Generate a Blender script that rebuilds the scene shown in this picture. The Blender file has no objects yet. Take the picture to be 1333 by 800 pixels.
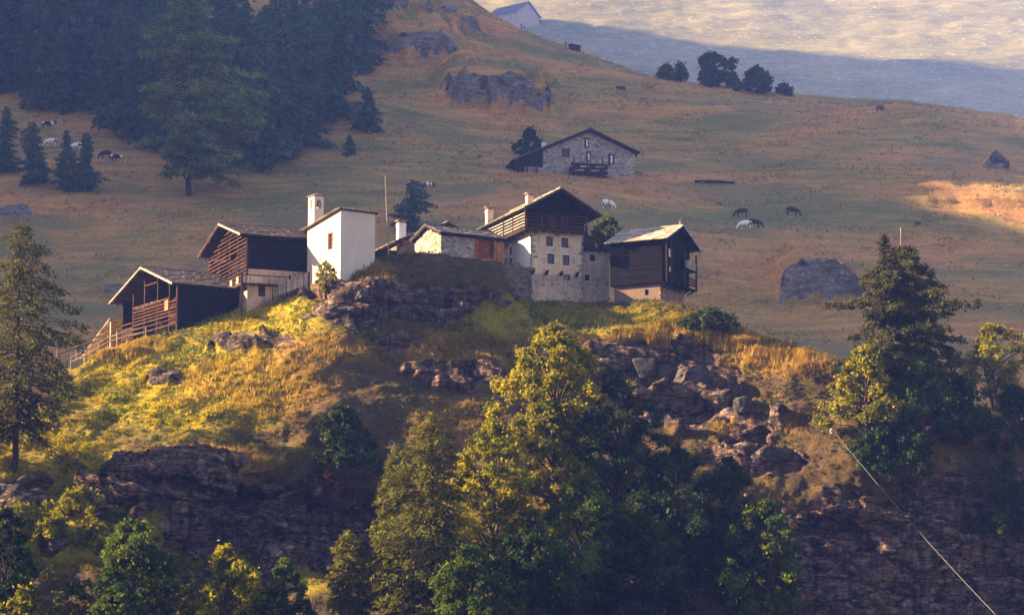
import bpy, math, random
import numpy as np
from mathutils import Vector, Matrix

rng = np.random.default_rng(11)
random.seed(5)
SC = bpy.context.scene
COL = SC.collection
R = math.radians

# ------------------------------------------------------------------ camera, sky, sun, exposure
PITCH = R(8.6)
F_PX = 666.5 / math.tan(R(10.0))
cam_d = bpy.data.cameras.new("camera")
cam_d.sensor_width = 36.0
cam_d.lens = 18.0 / math.tan(R(10.0))
cam_d.clip_start = 1.0
cam_d.clip_end = 8000.0
cam = bpy.data.objects.new("camera", cam_d)
cam.location = (0, 0, 0)
cam.rotation_euler = (math.pi / 2 + PITCH, 0, 0)
COL.objects.link(cam)
SC.camera = cam

SUN_EL = R(22.5)
SUN_BACK = R(6.0)            # how far the sun stands behind the left-right line
SUN_L = Vector((-math.cos(SUN_EL) * math.cos(SUN_BACK), math.cos(SUN_EL) * math.sin(SUN_BACK), math.sin(SUN_EL)))
SHEAR = math.tan(SUN_BACK)
world = bpy.data.worlds.new("World")
SC.world = world
world.use_nodes = True
wn = world.node_tree
bg = wn.nodes["Background"]
sky = wn.nodes.new("ShaderNodeTexSky")
sky.sky_type = 'NISHITA'
sky.sun_disc = False
sky.sun_elevation = SUN_EL
sky.sun_rotation = math.atan2(SUN_L.x, SUN_L.y)
sky.air_density = 1.0
sky.dust_density = 1.0
sky.ozone_density = 1.0
warm = wn.nodes.new("ShaderNodeMix")
warm.data_type = 'RGBA'
warm.blend_type = 'MULTIPLY'
warm.inputs[0].default_value = 1.0
warm.inputs[7].default_value = (1.16, 0.98, 0.90, 1)      # rosy morning sky
wn.links.new(sky.outputs[0], warm.inputs[6])
wn.links.new(warm.outputs[2], bg.inputs[0])
bg.inputs[1].default_value = 0.05
sun_d = bpy.data.lights.new("sun", 'SUN')
sun_d.energy = 5.0
sun_d.angle = R(0.5)
sun_d.color = (1.0, 0.74, 0.42)
sun = bpy.data.objects.new("sun", sun_d)
sun.rotation_euler = SUN_L.to_track_quat('Z', 'Y').to_euler()
sun.location = (-200, 300, 200)
COL.objects.link(sun)
SC.view_settings.view_transform = 'Standard'
SC.view_settings.look = 'None'
SC.view_settings.exposure = 2.82
SC.view_settings.gamma = 1.0
SC.view_settings.use_curve_mapping = False
SC.render.engine = 'CYCLES'
SC.cycles.use_denoising = True
SC.cycles.max_bounces = 6
SC.cycles.diffuse_bounces = 3
SC.cycles.transmission_bounces = 4
SC.cycles.transparent_max_bounces = 6
SC.cycles.volume_bounces = 1


def at(px, py, Y):
    """world point on the plane y = Y seen at photo pixel (px, py)"""
    x = (px - 666.5) / F_PX
    y = (400.0 - py) / F_PX
    d = Vector((x, math.cos(PITCH) - y * math.sin(PITCH), math.sin(PITCH) + y * math.cos(PITCH)))
    return d * (Y / d.y)


def at_np(px, py, Y):
    x = (px - 666.5) / F_PX
    y = (400.0 - py) / F_PX
    dy = math.cos(PITCH) - y * math.sin(PITCH)
    dz = math.sin(PITCH) + y * math.cos(PITCH)
    return x / dy * Y, Y, dz / dy * Y


# ------------------------------------------------------------------ numeric noise
def _h(ix, iy, iz, seed):
    n = (ix.astype(np.int64) * 374761393 + iy.astype(np.int64) * 668265263 + iz.astype(np.int64) * 2147483647 + seed * 1442695041) & 0xFFFFFFFF
    n = ((n ^ (n >> 13)) * 1274126177) & 0xFFFFFFFF
    n = ((n ^ (n >> 16)) * 2246822519) & 0xFFFFFFFF
    return ((n ^ (n >> 15)) & 0xFFFFFF) / float(0xFFFFFF)


def vnoise(x, y, z, seed=0):
    ix, iy, iz = np.floor(x), np.floor(y), np.floor(z)
    fx, fy, fz = x - ix, y - iy, z - iz
    ux, uy, uz = [f * f * f * (f * (f * 6 - 15) + 10) for f in (fx, fy, fz)]
    r = 0
    for dx in (0, 1):
        wx = ux if dx else 1 - ux
        for dy in (0, 1):
            wy = uy if dy else 1 - uy
            for dz in (0, 1):
                wz = uz if dz else 1 - uz
                r = r + wx * wy * wz * _h(ix + dx, iy + dy, iz + dz, seed)
    return r * 2 - 1


def fbm(x, y, z, octv=4, seed=0, gain=0.5):
    a, s, t = 1.0, 0.0, 0.0
    f = 1.0
    for o in range(octv):
        s = s + a * vnoise(x * f + 17.3 * o, y * f - 9.1 * o, z * f + 4.7 * o, seed + o)
        t += a
        a *= gain
        f *= 2.03
    return s / t


def cellular(x, y, z, seed=0):
    """F1, F2 and a random number of the nearest cell"""
    ix, iy, iz = np.floor(x), np.floor(y), np.floor(z)
    f1 = np.full(x.shape, 9.0)
    f2 = np.full(x.shape, 9.0)
    rid = np.zeros(x.shape)
    for dx in (-1, 0, 1):
        for dy in (-1, 0, 1):
            for dz in (-1, 0, 1):
                cx, cy, cz = ix + dx, iy + dy, iz + dz
                d = np.sqrt((cx + _h(cx, cy, cz, seed) - x) ** 2 + (cy + _h(cx, cy, cz, seed + 1) - y) ** 2 + (cz + _h(cx, cy, cz, seed + 2) - z) ** 2)
                nr = d < f1
                f2 = np.where(nr, f1, np.minimum(f2, d))
                rid = np.where(nr, _h(cx, cy, cz, seed + 3), rid)
                f1 = np.where(nr, d, f1)
    return f1, f2, rid


def sstep(a, b, x):
    t = np.clip((x - a) / (b - a), 0, 1)
    return t * t * (3 - 2 * t)


# ------------------------------------------------------------------ object helpers
def mesh_np(name, verts, faces, mat=None, smooth=False, attrs=None):
    """mesh from numpy verts (n,3) and faces (m,k) of one size k"""
    me = bpy.data.meshes.new(name)
    verts = np.asarray(verts, dtype=np.float32)
    faces = np.asarray(faces, dtype=np.int32)
    m, k = faces.shape
    me.vertices.add(len(verts))
    me.vertices.foreach_set("co", verts.ravel())
    me.loops.add(m * k)
    me.loops.foreach_set("vertex_index", faces.ravel())
    me.polygons.add(m)
    me.polygons.foreach_set("loop_start", np.arange(0, m * k, k, dtype=np.int32))
    me.polygons.foreach_set("loop_total", np.full(m, k, dtype=np.int32))
    me.polygons.foreach_set("use_smooth", np.full(m, smooth, dtype=bool))
    me.update(calc_edges=True)
    for an, av in (attrs or {}).items():
        av = np.asarray(av, dtype=np.float32)
        if av.ndim == 1:
            a = me.attributes.new(an, 'FLOAT', 'POINT')
            a.data.foreach_set("value", av)
        else:
            a = me.attributes.new(an, 'FLOAT_COLOR', 'POINT')
            if av.shape[1] == 3:
                av = np.concatenate([av, np.ones((len(av), 1), np.float32)], 1)
            a.data.foreach_set("color", av.ravel())
    if mat:
        me.materials.append(mat)
    return me


def link(name, me, parent=None, loc=None):
    o = bpy.data.objects.new(name, me)
    COL.objects.link(o)
    if parent:
        o.parent = parent
    if loc is not None:
        o.location = loc
    return o


def tag(o, label=None, cat=None, group=None, kind=None):
    if label:
        o["label"] = label
    if cat:
        o["category"] = cat
    if group:
        o["group"] = group
    if kind:
        o["kind"] = kind
    return o


def empty(name, loc=(0, 0, 0), rz=0.0, label=None, cat=None, group=None):
    o = bpy.data.objects.new(name, None)
    o.empty_display_size = 0.5
    COL.objects.link(o)
    o.location = loc
    o.rotation_euler = (0, 0, rz)
    return tag(o, label, cat, group)


def copy_tree(o, parent=None):
    c = o.copy()
    COL.objects.link(c)
    if parent:
        c.parent = parent
    for ch in [q for q in list(COL.objects) if q.parent == o]:
        copy_tree(ch, c)
    return c


class MB:
    """collects shapes for ONE mesh; every shape may carry a tint (0..1) read by the materials"""

    def __init__(self):
        self.v, self.f, self.t = [], [], []

    def add(self, vs, fs, tint=None):
        n = len(self.v)
        tint = random.random() if tint is None else tint
        self.v += [tuple(p) for p in vs]
        self.t += [tint] * len(vs)
        self.f += [tuple(n + i for i in f) for f in fs]
        return self

    def hexa(self, p, tint=None):
        """8 corners: 0-3 bottom ring, 4-7 top ring"""
        return self.add(p, [(3, 2, 1, 0), (4, 5, 6, 7), (0, 1, 5, 4), (1, 2, 6, 5), (2, 3, 7, 6), (3, 0, 4, 7)], tint)

    def box(self, x0, x1, y0, y1, z0, z1, tint=None):
        return self.hexa([(x0, y0, z0), (x1, y0, z0), (x1, y1, z0), (x0, y1, z0), (x0, y0, z1), (x1, y0, z1), (x1, y1, z1), (x0, y1, z1)], tint)

    def beam(self, p, q, w=0.15, h=0.15, tint=None, up=(0, 0, 1)):
        p, q = Vector(p), Vector(q)
        d = (q - p).normalized()
        s = d.cross(Vector(up))
        if s.length < 1e-3:
            s = d.cross(Vector((0, 1, 0)))
        s.normalize()
        u = s.cross(d)
        s, u = s * w / 2, u * h / 2
        return self.hexa([p - s - u, p + s - u, q + s - u, q - s - u, p - s + u, p + s + u, q + s + u, q - s + u], tint)

    def tube(self, pts, rads, n=8, tint=None, cap=True):
        pts = [Vector(p) for p in pts]
        vs, fs = [], []
        for i, p in enumerate(pts):
            d = (pts[min(i + 1, len(pts) - 1)] - pts[max(i - 1, 0)]).normalized()
            a = d.cross(Vector((0.31, 0.95, 0.05))).normalized()
            b = d.cross(a)
            for k in range(n):
                t = 2 * math.pi * k / n
                vs.append(p + (a * math.cos(t) + b * math.sin(t)) * rads[i])
        for i in range(len(pts) - 1):
            for k in range(n):
                k2 = (k + 1) % n
                fs.append((i * n + k, i * n + k2, (i + 1) * n + k2, (i + 1) * n + k))
        if cap:
            fs.append(tuple(range(n - 1, -1, -1)))
            fs.append(tuple((len(pts) - 1) * n + k for k in range(n)))
        return self.add(vs, fs, tint)

    def prism(self, poly, axis, a0, a1, tint=None):
        """extrude a polygon; axis 'y': poly is (x, z), axis 'x': poly is (y, z)"""
        n = len(poly)
        if axis == 'y':
            vs = [(u, a0, w) for u, w in poly] + [(u, a1, w) for u, w in poly]
        elif axis == 'x':
            vs = [(a0, u, w) for u, w in poly] + [(a1, u, w) for u, w in poly]
        else:
            vs = [(u, w, a0) for u, w in poly] + [(u, w, a1) for u, w in poly]
        fs = [tuple(range(n)), tuple(range(2 * n - 1, n - 1, -1))]
        for i in range(n):
            j = (i + 1) % n
            fs.append((i, n + i, n + j, j))
        return self.add(vs, fs, tint)

    def slates(self, eave0, along, up, thick=0.07, sw=0.75, sh=0.55, over=0.25, jit=0.06):
        """rows of irregular stone slabs covering the plane eave0 + s*along + t*up"""
        e, a, u = Vector(eave0), Vector(along), Vector(up)
        L, S = a.length, u.length
        a.normalize()
        u.normalize()
        n = a.cross(u).normalized()
        if n.z < 0:
            n = -n
        rows = max(1, int(round(S / sh)))
        rh = S / rows
        for r in range(rows):
            x = -random.random() * sw * 0.5
            while x < L:
                w = sw * random.uniform(0.6, 1.45)
                x0, x1 = max(x, 0.0), min(x + w - 0.015, L)
                x += w
                if x1 - x0 < 0.06:
                    continue
                lo = r * rh - random.uniform(0, jit) * (1.5 if r == 0 else 1)
                hi = (r + 1) * rh + over * rh
                th = thick * random.uniform(0.7, 1.4)
                z0, z1 = 0.06 + random.uniform(0, 0.025), 0.0 + random.uniform(0, .015)
                j = [random.uniform(-jit, jit) * 0.5 for _ in range(2)]
                c = [e + a * x0 + u * (lo + j[0]) + n * z0, e + a * x1 + u * (lo + j[1]) + n * z0, e + a * x1 + u * hi + n * z1, e + a * x0 + u * hi + n * z1]
                self.hexa(c + [q + n * th for q in c])
        return self

    def build(self, name, mat, parent=None, loc=None, smooth=False):
        me = bpy.data.meshes.new(name)
        me.from_pydata(self.v, [], self.f)
        a = me.attributes.new("tint", 'FLOAT', 'POINT')
        a.data.foreach_set("value", np.asarray(self.t, np.float32))
        me.materials.append(mat)
        if smooth:
            for p in me.polygons:
                p.use_smooth = True
        me.update()
        return link(name, me, parent, loc)


# ------------------------------------------------------------------ materials
class NT:
    def __init__(self, name):
        self.m = bpy.data.materials.new(name)
        self.m.use_nodes = True
        self.t = self.m.node_tree
        self.b = self.t.nodes["Principled BSDF"]
        self.b.inputs["Specular IOR Level"].default_value = 0.2
        self.b.inputs["Roughness"].default_value = 0.9

    def n(self, kind, **kw):
        nd = self.t.nodes.new("ShaderNode" + kind)
        for k, v in kw.items():
            setattr(nd, k, v)
        return nd

    def l(self, a, b):
        self.t.links.new(a, b)

    def coord(self, scale=(1, 1, 1), rot=(0, 0, 0)):
        c = self.n("TexCoord")
        mp = self.n("Mapping")
        mp.inputs["Scale"].default_value = scale
        mp.inputs["Rotation"].default_value = rot
        self.l(c.outputs["Object"], mp.inputs["Vector"])
        return mp.outputs[0]

    def noise(self, co, scale, detail=4, rough=0.55, dist=0.0):
        nd = self.n("TexNoise")
        nd.inputs["Scale"].default_value = scale
        nd.inputs["Detail"].default_value = detail
        nd.inputs["Roughness"].default_value = rough
        nd.inputs["Distortion"].default_value = dist
        if co is not None:
            self.l(co, nd.inputs["Vector"])
        return nd.outputs["Fac"]

    def voronoi(self, co, scale, feature='F1', out="Distance"):
        nd = self.n("TexVoronoi")
        nd.feature = feature
        nd.inputs["Scale"].default_value = scale
        self.l(co, nd.inputs["Vector"])
        return nd.outputs[out]

    def ramp(self, fac, stops):
        r = self.n("ValToRGB")
        el = r.color_ramp.elements
        while len(el) < len(stops):
            el.new(0.5)
        for e, (p, c) in zip(el, stops):
            e.position = p
            e.color = (c[0], c[1], c[2], 1) if isinstance(c, (tuple, list)) else (c, c, c, 1)
        self.l(fac, r.inputs[0])
        return r.outputs[0]

    def mix(self, fac, a, b, mode='MIX'):
        m = self.n("Mix", data_type='RGBA', blend_type=mode)
        m.clamp_factor = True
        for v, i in ((fac, 0), (a, 6), (b, 7)):
            if isinstance(v, (int, float)):
                m.inputs[i].default_value = v if i == 0 else (v, v, v, 1)
            elif isinstance(v, tuple):
                m.inputs[i].default_value = (v[0], v[1], v[2], 1)
            else:
                self.l(v, m.inputs[i])
        return m.outputs[2]

    def math(self, op, a, b=0.5):
        m = self.n("Math", operation=op)
        for v, i in ((a, 0), (b, 1)):
            if isinstance(v, (int, float)):
                m.inputs[i].default_value = v
            else:
                self.l(v, m.inputs[i])
        return m.outputs[0]

    def attr(self, name):
        a = self.n("Attribute")
        a.attribute_name = name
        return a

    def bump(self, h, strength=0.5, dist=0.05):
        b = self.n("Bump")
        b.inputs["Strength"].default_value = strength
        b.inputs["Distance"].default_value = dist
        self.l(h, b.inputs["Height"])
        self.l(b.outputs[0], self.b.inputs["Normal"])

    def col(self, c):
        if isinstance(c, tuple):
            self.b.inputs["Base Color"].default_value = (c[0], c[1], c[2], 1)
        else:
            self.l(c, self.b.inputs["Base Color"])
        return self


def m_wood(name, dark, light, grain=(1.5, 1.5, 9.0), rough=0.9):
    """weathered timber: tint per board, streaks and stains"""
    t = NT(name)
    co = t.coord(grain)
    g = t.noise(co, 1.6, 6, 0.65)
    c = t.ramp(g, [(0.3, dark), (0.75, light)])
    tn = t.attr("tint").outputs["Fac"]
    c = t.mix(t.math('MULTIPLY', tn, 0.55), c, tuple(x * 1.9 for x in light))
    s = t.ramp(t.noise(t.coord(), 0.9, 4), [(0.35, 0.45), (0.65, 1.0)])
    c = t.mix(0.8, c, s, 'MULTIPLY')
    t.col(c)
    t.b.inputs["Roughness"].default_value = rough
    t.b.inputs["Specular IOR Level"].default_value = 0.05
    t.bump(g, 0.5, 0.03)
    return t.m


def m_stone(name, base, mortar, scale=2.6, flat=2.2, bump=0.09):
    """rubble masonry of flat stones"""
    t = NT(name)
    co = t.coord((1, 1, flat))
    wob = t.n("VectorMath", operation='ADD')
    nz = t.n("TexNoise")
    nz.inputs["Scale"].default_value = 2.0
    t.l(co, nz.inputs["Vector"])
    sc = t.n("VectorMath", operation='SCALE')
    sc.inputs["Scale"].default_value = 0.35
    t.l(nz.outputs["Color"], sc.inputs[0])
    t.l(co, wob.inputs[0])
    t.l(sc.outputs[0], wob.inputs[1])
    e = t.voronoi(wob.outputs[0], scale, 'DISTANCE_TO_EDGE')
    idc = t.voronoi(wob.outputs[0], scale, 'F1', "Color")
    sep = t.n("SeparateColor")
    t.l(idc, sep.inputs[0])
    tone = t.ramp(sep.outputs[0], [(0.0, tuple(x * 0.45 for x in base)), (0.5, base), (1.0, tuple(min(1, x * 1.5) for x in base))])
    warm = t.mix(t.math('MULTIPLY', sep.outputs[1], 0.35), tone, (0.30, 0.19, 0.11))
    edge = t.ramp(e, [(0.0, 0.0), (0.07, 1.0)])
    c = t.mix(edge, mortar, warm)
    st = t.ramp(t.noise(t.coord(), 0.55, 5), [(0.3, 0.6), (0.7, 1.1)])
    c = t.mix(0.7, c, st, 'MULTIPLY')
    t.col(c)
    h = t.math('ADD', t.ramp(e, [(0.0, 0.0), (0.16, 1.0)]), t.math('MULTIPLY', t.noise(t.coord(), 9, 4), 0.5))
    t.bump(h, 0.9, bump)
    return t.m


def m_plaster(name, base, stain, amount=0.5, stone=None):
    t = NT(name)
    co = t.coord()
    c = t.mix(t.math('MULTIPLY', t.ramp(t.noise(co, 0.8, 6, 0.65), [(0.4, 0), (0.72, 1)]), amount), base, stain)
    streak = t.ramp(t.noise(t.coord((3.0, 3.0, 0.22)), 1.3, 4), [(0.45, 0.0), (0.8, 1.0)])
    c = t.mix(t.math('MULTIPLY', streak, amount * 0.6), c, tuple(x * 0.7 for x in stain))
    h = t.noise(co, 5, 6)
    if stone:
        p = t.ramp(t.noise(t.coord((1, 1, 1.3)), 0.75, 6, 0.7), [(0.57, 0), (0.61, 1)])
        e = t.voronoi(t.coord((1, 1, 2.2)), 2.6, 'DISTANCE_TO_EDGE')
        sc = t.ramp(e, [(0.0, tuple(x * 0.3 for x in stone)), (0.1, stone)])
        c = t.mix(p, c, sc)
    t.col(c)
    t.bump(h, 0.45, 0.05)
    return t.m


def m_slate(name, dark, light, warm=(0.25, 0.17, 0.10)):
    t = NT(name)
    tn = t.attr("tint").outputs["Fac"]
    c = t.ramp(tn, [(0.0, dark), (0.55, light), (1.0, tuple(min(1, x * 1.35) for x in light))])
    nz = t.noise(t.coord(), 1.3, 5)
    c = t.mix(t.ramp(nz, [(0.5, 0.0), (0.7, 0.6)]), c, warm)
    c = t.mix(0.5, c, t.ramp(t.noise(t.coord(), 6, 4), [(0.3, 0.55), (0.7, 1.1)]), 'MULTIPLY')
    t.col(c)
    t.b.inputs["Roughness"].default_value = 0.75
    t.bump(t.noise(t.coord(), 8, 5), 0.5, 0.03)
    return t.m


def m_plain(name, c, rough=0.8, spec=0.2, metal=0.0, var=0.25, scale=3.0):
    t = NT(name)
    nz = t.ramp(t.noise(t.coord(), scale, 4), [(0.3, 1 - var), (0.7, 1 + var)])
    t.col(t.mix(1.0, c, nz, 'MULTIPLY'))
    t.b.inputs["Roughness"].default_value = rough
    t.b.inputs["Specular IOR Level"].default_value = spec
    t.b.inputs["Metallic"].default_value = metal
    return t.m


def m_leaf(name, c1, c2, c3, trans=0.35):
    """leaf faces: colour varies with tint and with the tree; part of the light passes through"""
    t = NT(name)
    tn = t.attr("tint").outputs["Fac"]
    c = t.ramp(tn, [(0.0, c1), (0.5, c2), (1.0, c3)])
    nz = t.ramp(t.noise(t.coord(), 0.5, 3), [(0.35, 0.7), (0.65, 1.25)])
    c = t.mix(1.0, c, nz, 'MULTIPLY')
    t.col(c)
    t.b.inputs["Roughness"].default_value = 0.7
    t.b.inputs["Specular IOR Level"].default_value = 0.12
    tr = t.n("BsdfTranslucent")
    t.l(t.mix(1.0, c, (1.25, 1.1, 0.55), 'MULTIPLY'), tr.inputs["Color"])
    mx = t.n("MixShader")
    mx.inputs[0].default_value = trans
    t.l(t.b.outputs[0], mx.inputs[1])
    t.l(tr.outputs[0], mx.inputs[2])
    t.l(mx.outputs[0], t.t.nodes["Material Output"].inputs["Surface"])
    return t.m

# ------------------------------------------------------------------ terrain: the knoll (lofted profiles)
KN = {
    -150: [(500, 332), (540, 325), (580, 318), (620, 312), (660, 306), (700, 301), (750, 296), (800, 290), (860, 283), (960, 270)],
    40: [(492, 334), (525, 327), (565, 319), (605, 311), (650, 304.5), (690, 299), (740, 294), (800, 288), (860, 281), (960, 268)],
    120: [(470, 337), (500, 331), (540, 323), (585, 316), (640, 310), (690, 302), (740, 297), (800, 290), (860, 283), (960, 270)],
    200: [(436, 342), (470, 335), (520, 326), (570, 317), (618, 307.5), (655, 306.5), (715, 302), (755, 296.5), (820, 290), (960, 272)],
    290: [(402, 346), (440, 338), (500, 327), (560, 318.5), (612, 309.5), (648, 311.5), (735, 308.5), (762, 300), (830, 290), (960, 273)],
    360: [(380, 347), (425, 338), (485, 328), (555, 319.5), (616, 311.3), (655, 314.0), (737, 311.3), (766, 301), (830, 290), (960, 274)],
    430: [(356, 341.5), (392, 335), (440, 330), (500, 325), (575, 317.5), (630, 313.3), (660, 316), (730, 313), (762, 301), (960, 274)],
    500: [(330, 342), (366, 337), (425, 332.5), (490, 327.5), (580, 319), (636, 315.5), (668, 317), (722, 314), (765, 300), (960, 273)],
    570: [(331, 342.5), (366, 339.5), (420, 335.5), (480, 330.5), (560, 322), (630, 315.5), (690, 311), (755, 300), (830, 289), (960, 272)],
    645: [(340, 343), (374, 341), (414, 337.5), (470, 332), (540, 324.5), (610, 316), (690, 307), (750, 299), (830, 288), (960, 271)],
    668: [(391, 345), (403, 341), (426, 337), (473, 332), (540, 324.5), (610, 316), (690, 307), (750, 299), (830, 288), (960, 271)],
    730: [(394, 345.5), (406, 340), (432, 335), (476, 330), (540, 323.5), (610, 315), (690, 306.5), (750, 299), (830, 290), (960, 273)],
    800: [(392, 344), (408, 338), (432, 334), (475, 330), (535, 325), (605, 317), (690, 309), (750, 302.5), (830, 294), (960, 277)],
    880: [(396, 339), (416, 336), (440, 333.6), (472, 331.0), (530, 326.5), (600, 319), (690, 311), (750, 305.5), (830, 298), (960, 281)],
    960: [(428, 338), (440, 336.2), (460, 333.8), (490, 331.5), (540, 327), (600, 320.5), (690, 313.5), (750, 309), (830, 302), (960, 287)],
    1030: [(452, 336.5), (463, 334.5), (487, 331.5), (520, 328.5), (560, 325), (610, 321), (680, 316.5), (750, 312.5), (830, 306), (960, 292)],
    1100: [(472, 335), (490, 332), (515, 329), (550, 326), (590, 323), (635, 319.5), (690, 317), (750, 313.5), (830, 308.5), (960, 296)],
    1180: [(500, 334), (518, 331), (545, 328), (575, 326), (610, 323), (640, 320), (695, 317.8), (750, 315), (830, 310.5), (960, 298)],
    1260: [(530, 333), (546, 330), (568, 327.5), (595, 325), (625, 322.3), (655, 320), (705, 318), (755, 315.5), (830, 311.5), (960, 300)],
    1340: [(562, 331), (574, 329), (593, 327), (615, 325), (640, 322.7), (672, 320), (715, 318), (760, 316), (830, 312), (960, 302)],
    1520: [(620, 328), (632, 326), (650, 324), (670, 322), (690, 320), (715, 318), (745, 316), (775, 314), (830, 311), (960, 302)],
}


# the right shoulder swings towards the valley, so its rim turns to the morning sun
for _px, _d in ((960, 3), (1030, 6), (1100, 9), (1180, 7), (1260, 4), (1340, 2)):
    KN[_px] = [(py, Y - _d * w) for (py, Y), w in zip(KN[_px], (1, 1, 1, 1, 1, .6, .45, .35, .25, 0))]


def smooth_axis(a, n, axis):
    for _ in range(n):
        b = np.concatenate([np.take(a, [0], axis), a, np.take(a, [-1], axis)], axis)
        L = a.shape[axis]
        a = (np.take(b, range(0, L), axis) + 2 * np.take(b, range(1, L + 1), axis) + np.take(b, range(2, L + 2), axis)) / 4
    return a


def loft():
    pxs = sorted(KN)
    Xc, prof = [], []
    for px in pxs:
        x, _, _ = at_np(px, 450, 330.0)
        Xc.append(x)
        pts = [(Y, at_np(px, py, Y)[2]) for py, Y in KN[px]]
        Yc, zc = pts[0]
        back = [(407, zc - 16), (392, zc - 9), (378, zc - 3.5), (366, zc - 0.6), (Yc + 8, zc + 0.2)]
        prof.append(back + pts)
    prof = np.array(prof)                       # (columns, rows, 2)
    K = prof.shape[1]
    seg = [10, 12, 14, 24, 26] + [46] * 6 + [44, 40, 36, 30][:K - 1 - 11]
    seg = (seg + [30] * K)[:K - 1]
    s = np.concatenate([np.linspace(k, k + 1, n, endpoint=False) for k, n in enumerate(seg)] + [[K - 1]])
    NX = 640
    X = np.linspace(Xc[0], Xc[-1], NX)
    rows = np.stack([[np.interp(X, Xc, prof[:, k, c]) for c in (0, 1)] for k in range(K)])   # (K,2,NX)
    i = np.clip(np.floor(s).astype(int), 0, K - 2)
    f = (s - i)[:, None]
    Y = rows[i, 0] * (1 - f) + rows[i + 1, 0] * f
    Z = rows[i, 1] * (1 - f) + rows[i + 1, 1] * f
    Y, Z = smooth_axis(smooth_axis(Y, 10, 0), 8, 1), smooth_axis(smooth_axis(Z, 10, 0), 8, 1)
    XX = np.broadcast_to(X, Y.shape).copy()
    return XX, Y, Z


def grid_normals(X, Y, Z):
    du = np.stack([np.gradient(a, axis=1) for a in (X, Y, Z)], -1)
    dv = np.stack([np.gradient(a, axis=0) for a in (X, Y, Z)], -1)
    n = np.cross(dv, du)
    n /= np.linalg.norm(n, axis=-1, keepdims=True) + 1e-9
    n[n[..., 2] < 0] *= -1
    return n


def pix(X, Y, Z):
    c, s = math.cos(PITCH), math.sin(PITCH)
    dep = Y * c + Z * s
    return 666.5 + F_PX * X / dep, 400 - F_PX * (Z * c - Y * s) / dep


# where rock breaks through the turf: centre (seen in the photo), half sizes in photo pixels (11 px = 1 m)
ROCKS = [(355, 682, 150, 62, 1.0), (160, 640, 60, 45, .9), (255, 625, 70, 35, .9), (470, 404, 60, 34, .85), (575, 398, 62, 34, .7), (520, 440, 50, 20, .6), (420, 378, 26, 16, .8), (640, 400, 25, 35, .45),
         (590, 487, 70, 26, .7), (330, 447, 70, 18, .6), (830, 472, 60, 22, .9), (900, 492, 70, 40, 1.0), (905, 530, 100, 40, .85), (990, 560, 60, 30, .8), (985, 595, 70, 24, .8),
         (1170, 735, 190, 105, 1.0), (1290, 650, 70, 60, .8), (1310, 740, 60, 90, 1.0), (1130, 650, 60, 30, .6), (30, 640, 50, 18, .9), (310, 752, 70, 14, .7), (700, 470, 60, 14, .5),
         (70, 705, 22, 20, .8), (215, 488, 26, 9, .9), (900, 760, 70, 40, .6), (445, 690, 60, 40, .9)]


def rock_mask(X, Y, Z):
    u, v = pix(X, Y, Z)
    m = np.zeros(X.shape)
    for cx, cy, rx, ry, w in ROCKS:
        d = np.sqrt(((u - cx) / rx) ** 2 + ((v - cy) / ry) ** 2)
        m = np.maximum(m, w * np.clip(1.6 - d, 0, 1.2))
    m = m + 0.55 * fbm(X / 5, Y / 5, Z / 2.2, 4, 3) - 0.05
    return sstep(0.42, 0.62, m)


def rock_relief(X, Y, Z):
    """blocks and slanting beds, in metres along the normal"""
    a = R(14)
    wx = X + 1.2 * fbm(X / 6, Y / 6, Z / 6, 3, 21)
    wz = Z + 1.0 * fbm(X / 5, Y / 5, Z / 5, 3, 25)
    p = wx * math.cos(a) - wz * math.sin(a)
    q = wx * math.sin(a) + wz * math.cos(a)
    f1, f2, rid = cellular(p / 8.0, Y / 7.0, q / 2.6, 7)
    g1, g2, rid2 = cellular(p / 3.2, Y / 3.2, q / 0.9, 9)
    h = (rid - 0.5) * 2.4 - 0.55 * (1 - sstep(0.0, 0.09, f2 - f1))
    h += (rid2 - 0.5) * 0.55 - 0.22 * (1 - sstep(0.0, 0.10, g2 - g1))
    s_ = q * 0.30 + 0.8 * fbm(X / 11, Y / 11, Z / 11, 3, 31)
    fr_ = s_ - np.floor(s_)
    h += 1.7 * (sstep(0.0, 0.72, fr_) - sstep(0.84, 1.0, fr_)) - 0.7
    h += 0.55 * fbm(p / 5.5, Y / 5.5, q / 2.4, 5, 41, .5)
    return h


kX, kY, kZ = loft()
kn = grid_normals(kX, kY, kZ)
edge = np.minimum(1, np.arange(kX.shape[0]) / 14.0)[:, None] * np.ones_like(kX)
front = sstep(348, 338, kY)
rk = rock_mask(kX, kY, kZ) * front
und = 1.1 * fbm(kX / 9, kY / 9, kZ / 9, 3, 51) + 0.85 * fbm(kX / 3.2, kY / 2.6, kZ / 2.6, 4, 55)
tuft = 0.22 * np.abs(fbm(kX / 0.9, kY / 0.9, kZ / 0.9, 3, 57))
d = (und * (0.25 + 0.75 * front) + tuft * (1 - rk)) * edge + rk * rock_relief(kX, kY, kZ)
kX, kY, kZ = kX + kn[..., 0] * d, kY + kn[..., 1] * d, kZ + kn[..., 2] * d
NV, NU = kX.shape
idx = np.arange(NV * NU).reshape(NV, NU)
kf = np.stack([idx[:-1, :-1], idx[1:, :-1], idx[1:, 1:], idx[:-1, 1:]], -1).reshape(-1, 4)
kv = np.stack([kX, kY, kZ], -1).reshape(-1, 3)
u_, v_ = pix(kX, kY, kZ)
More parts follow.
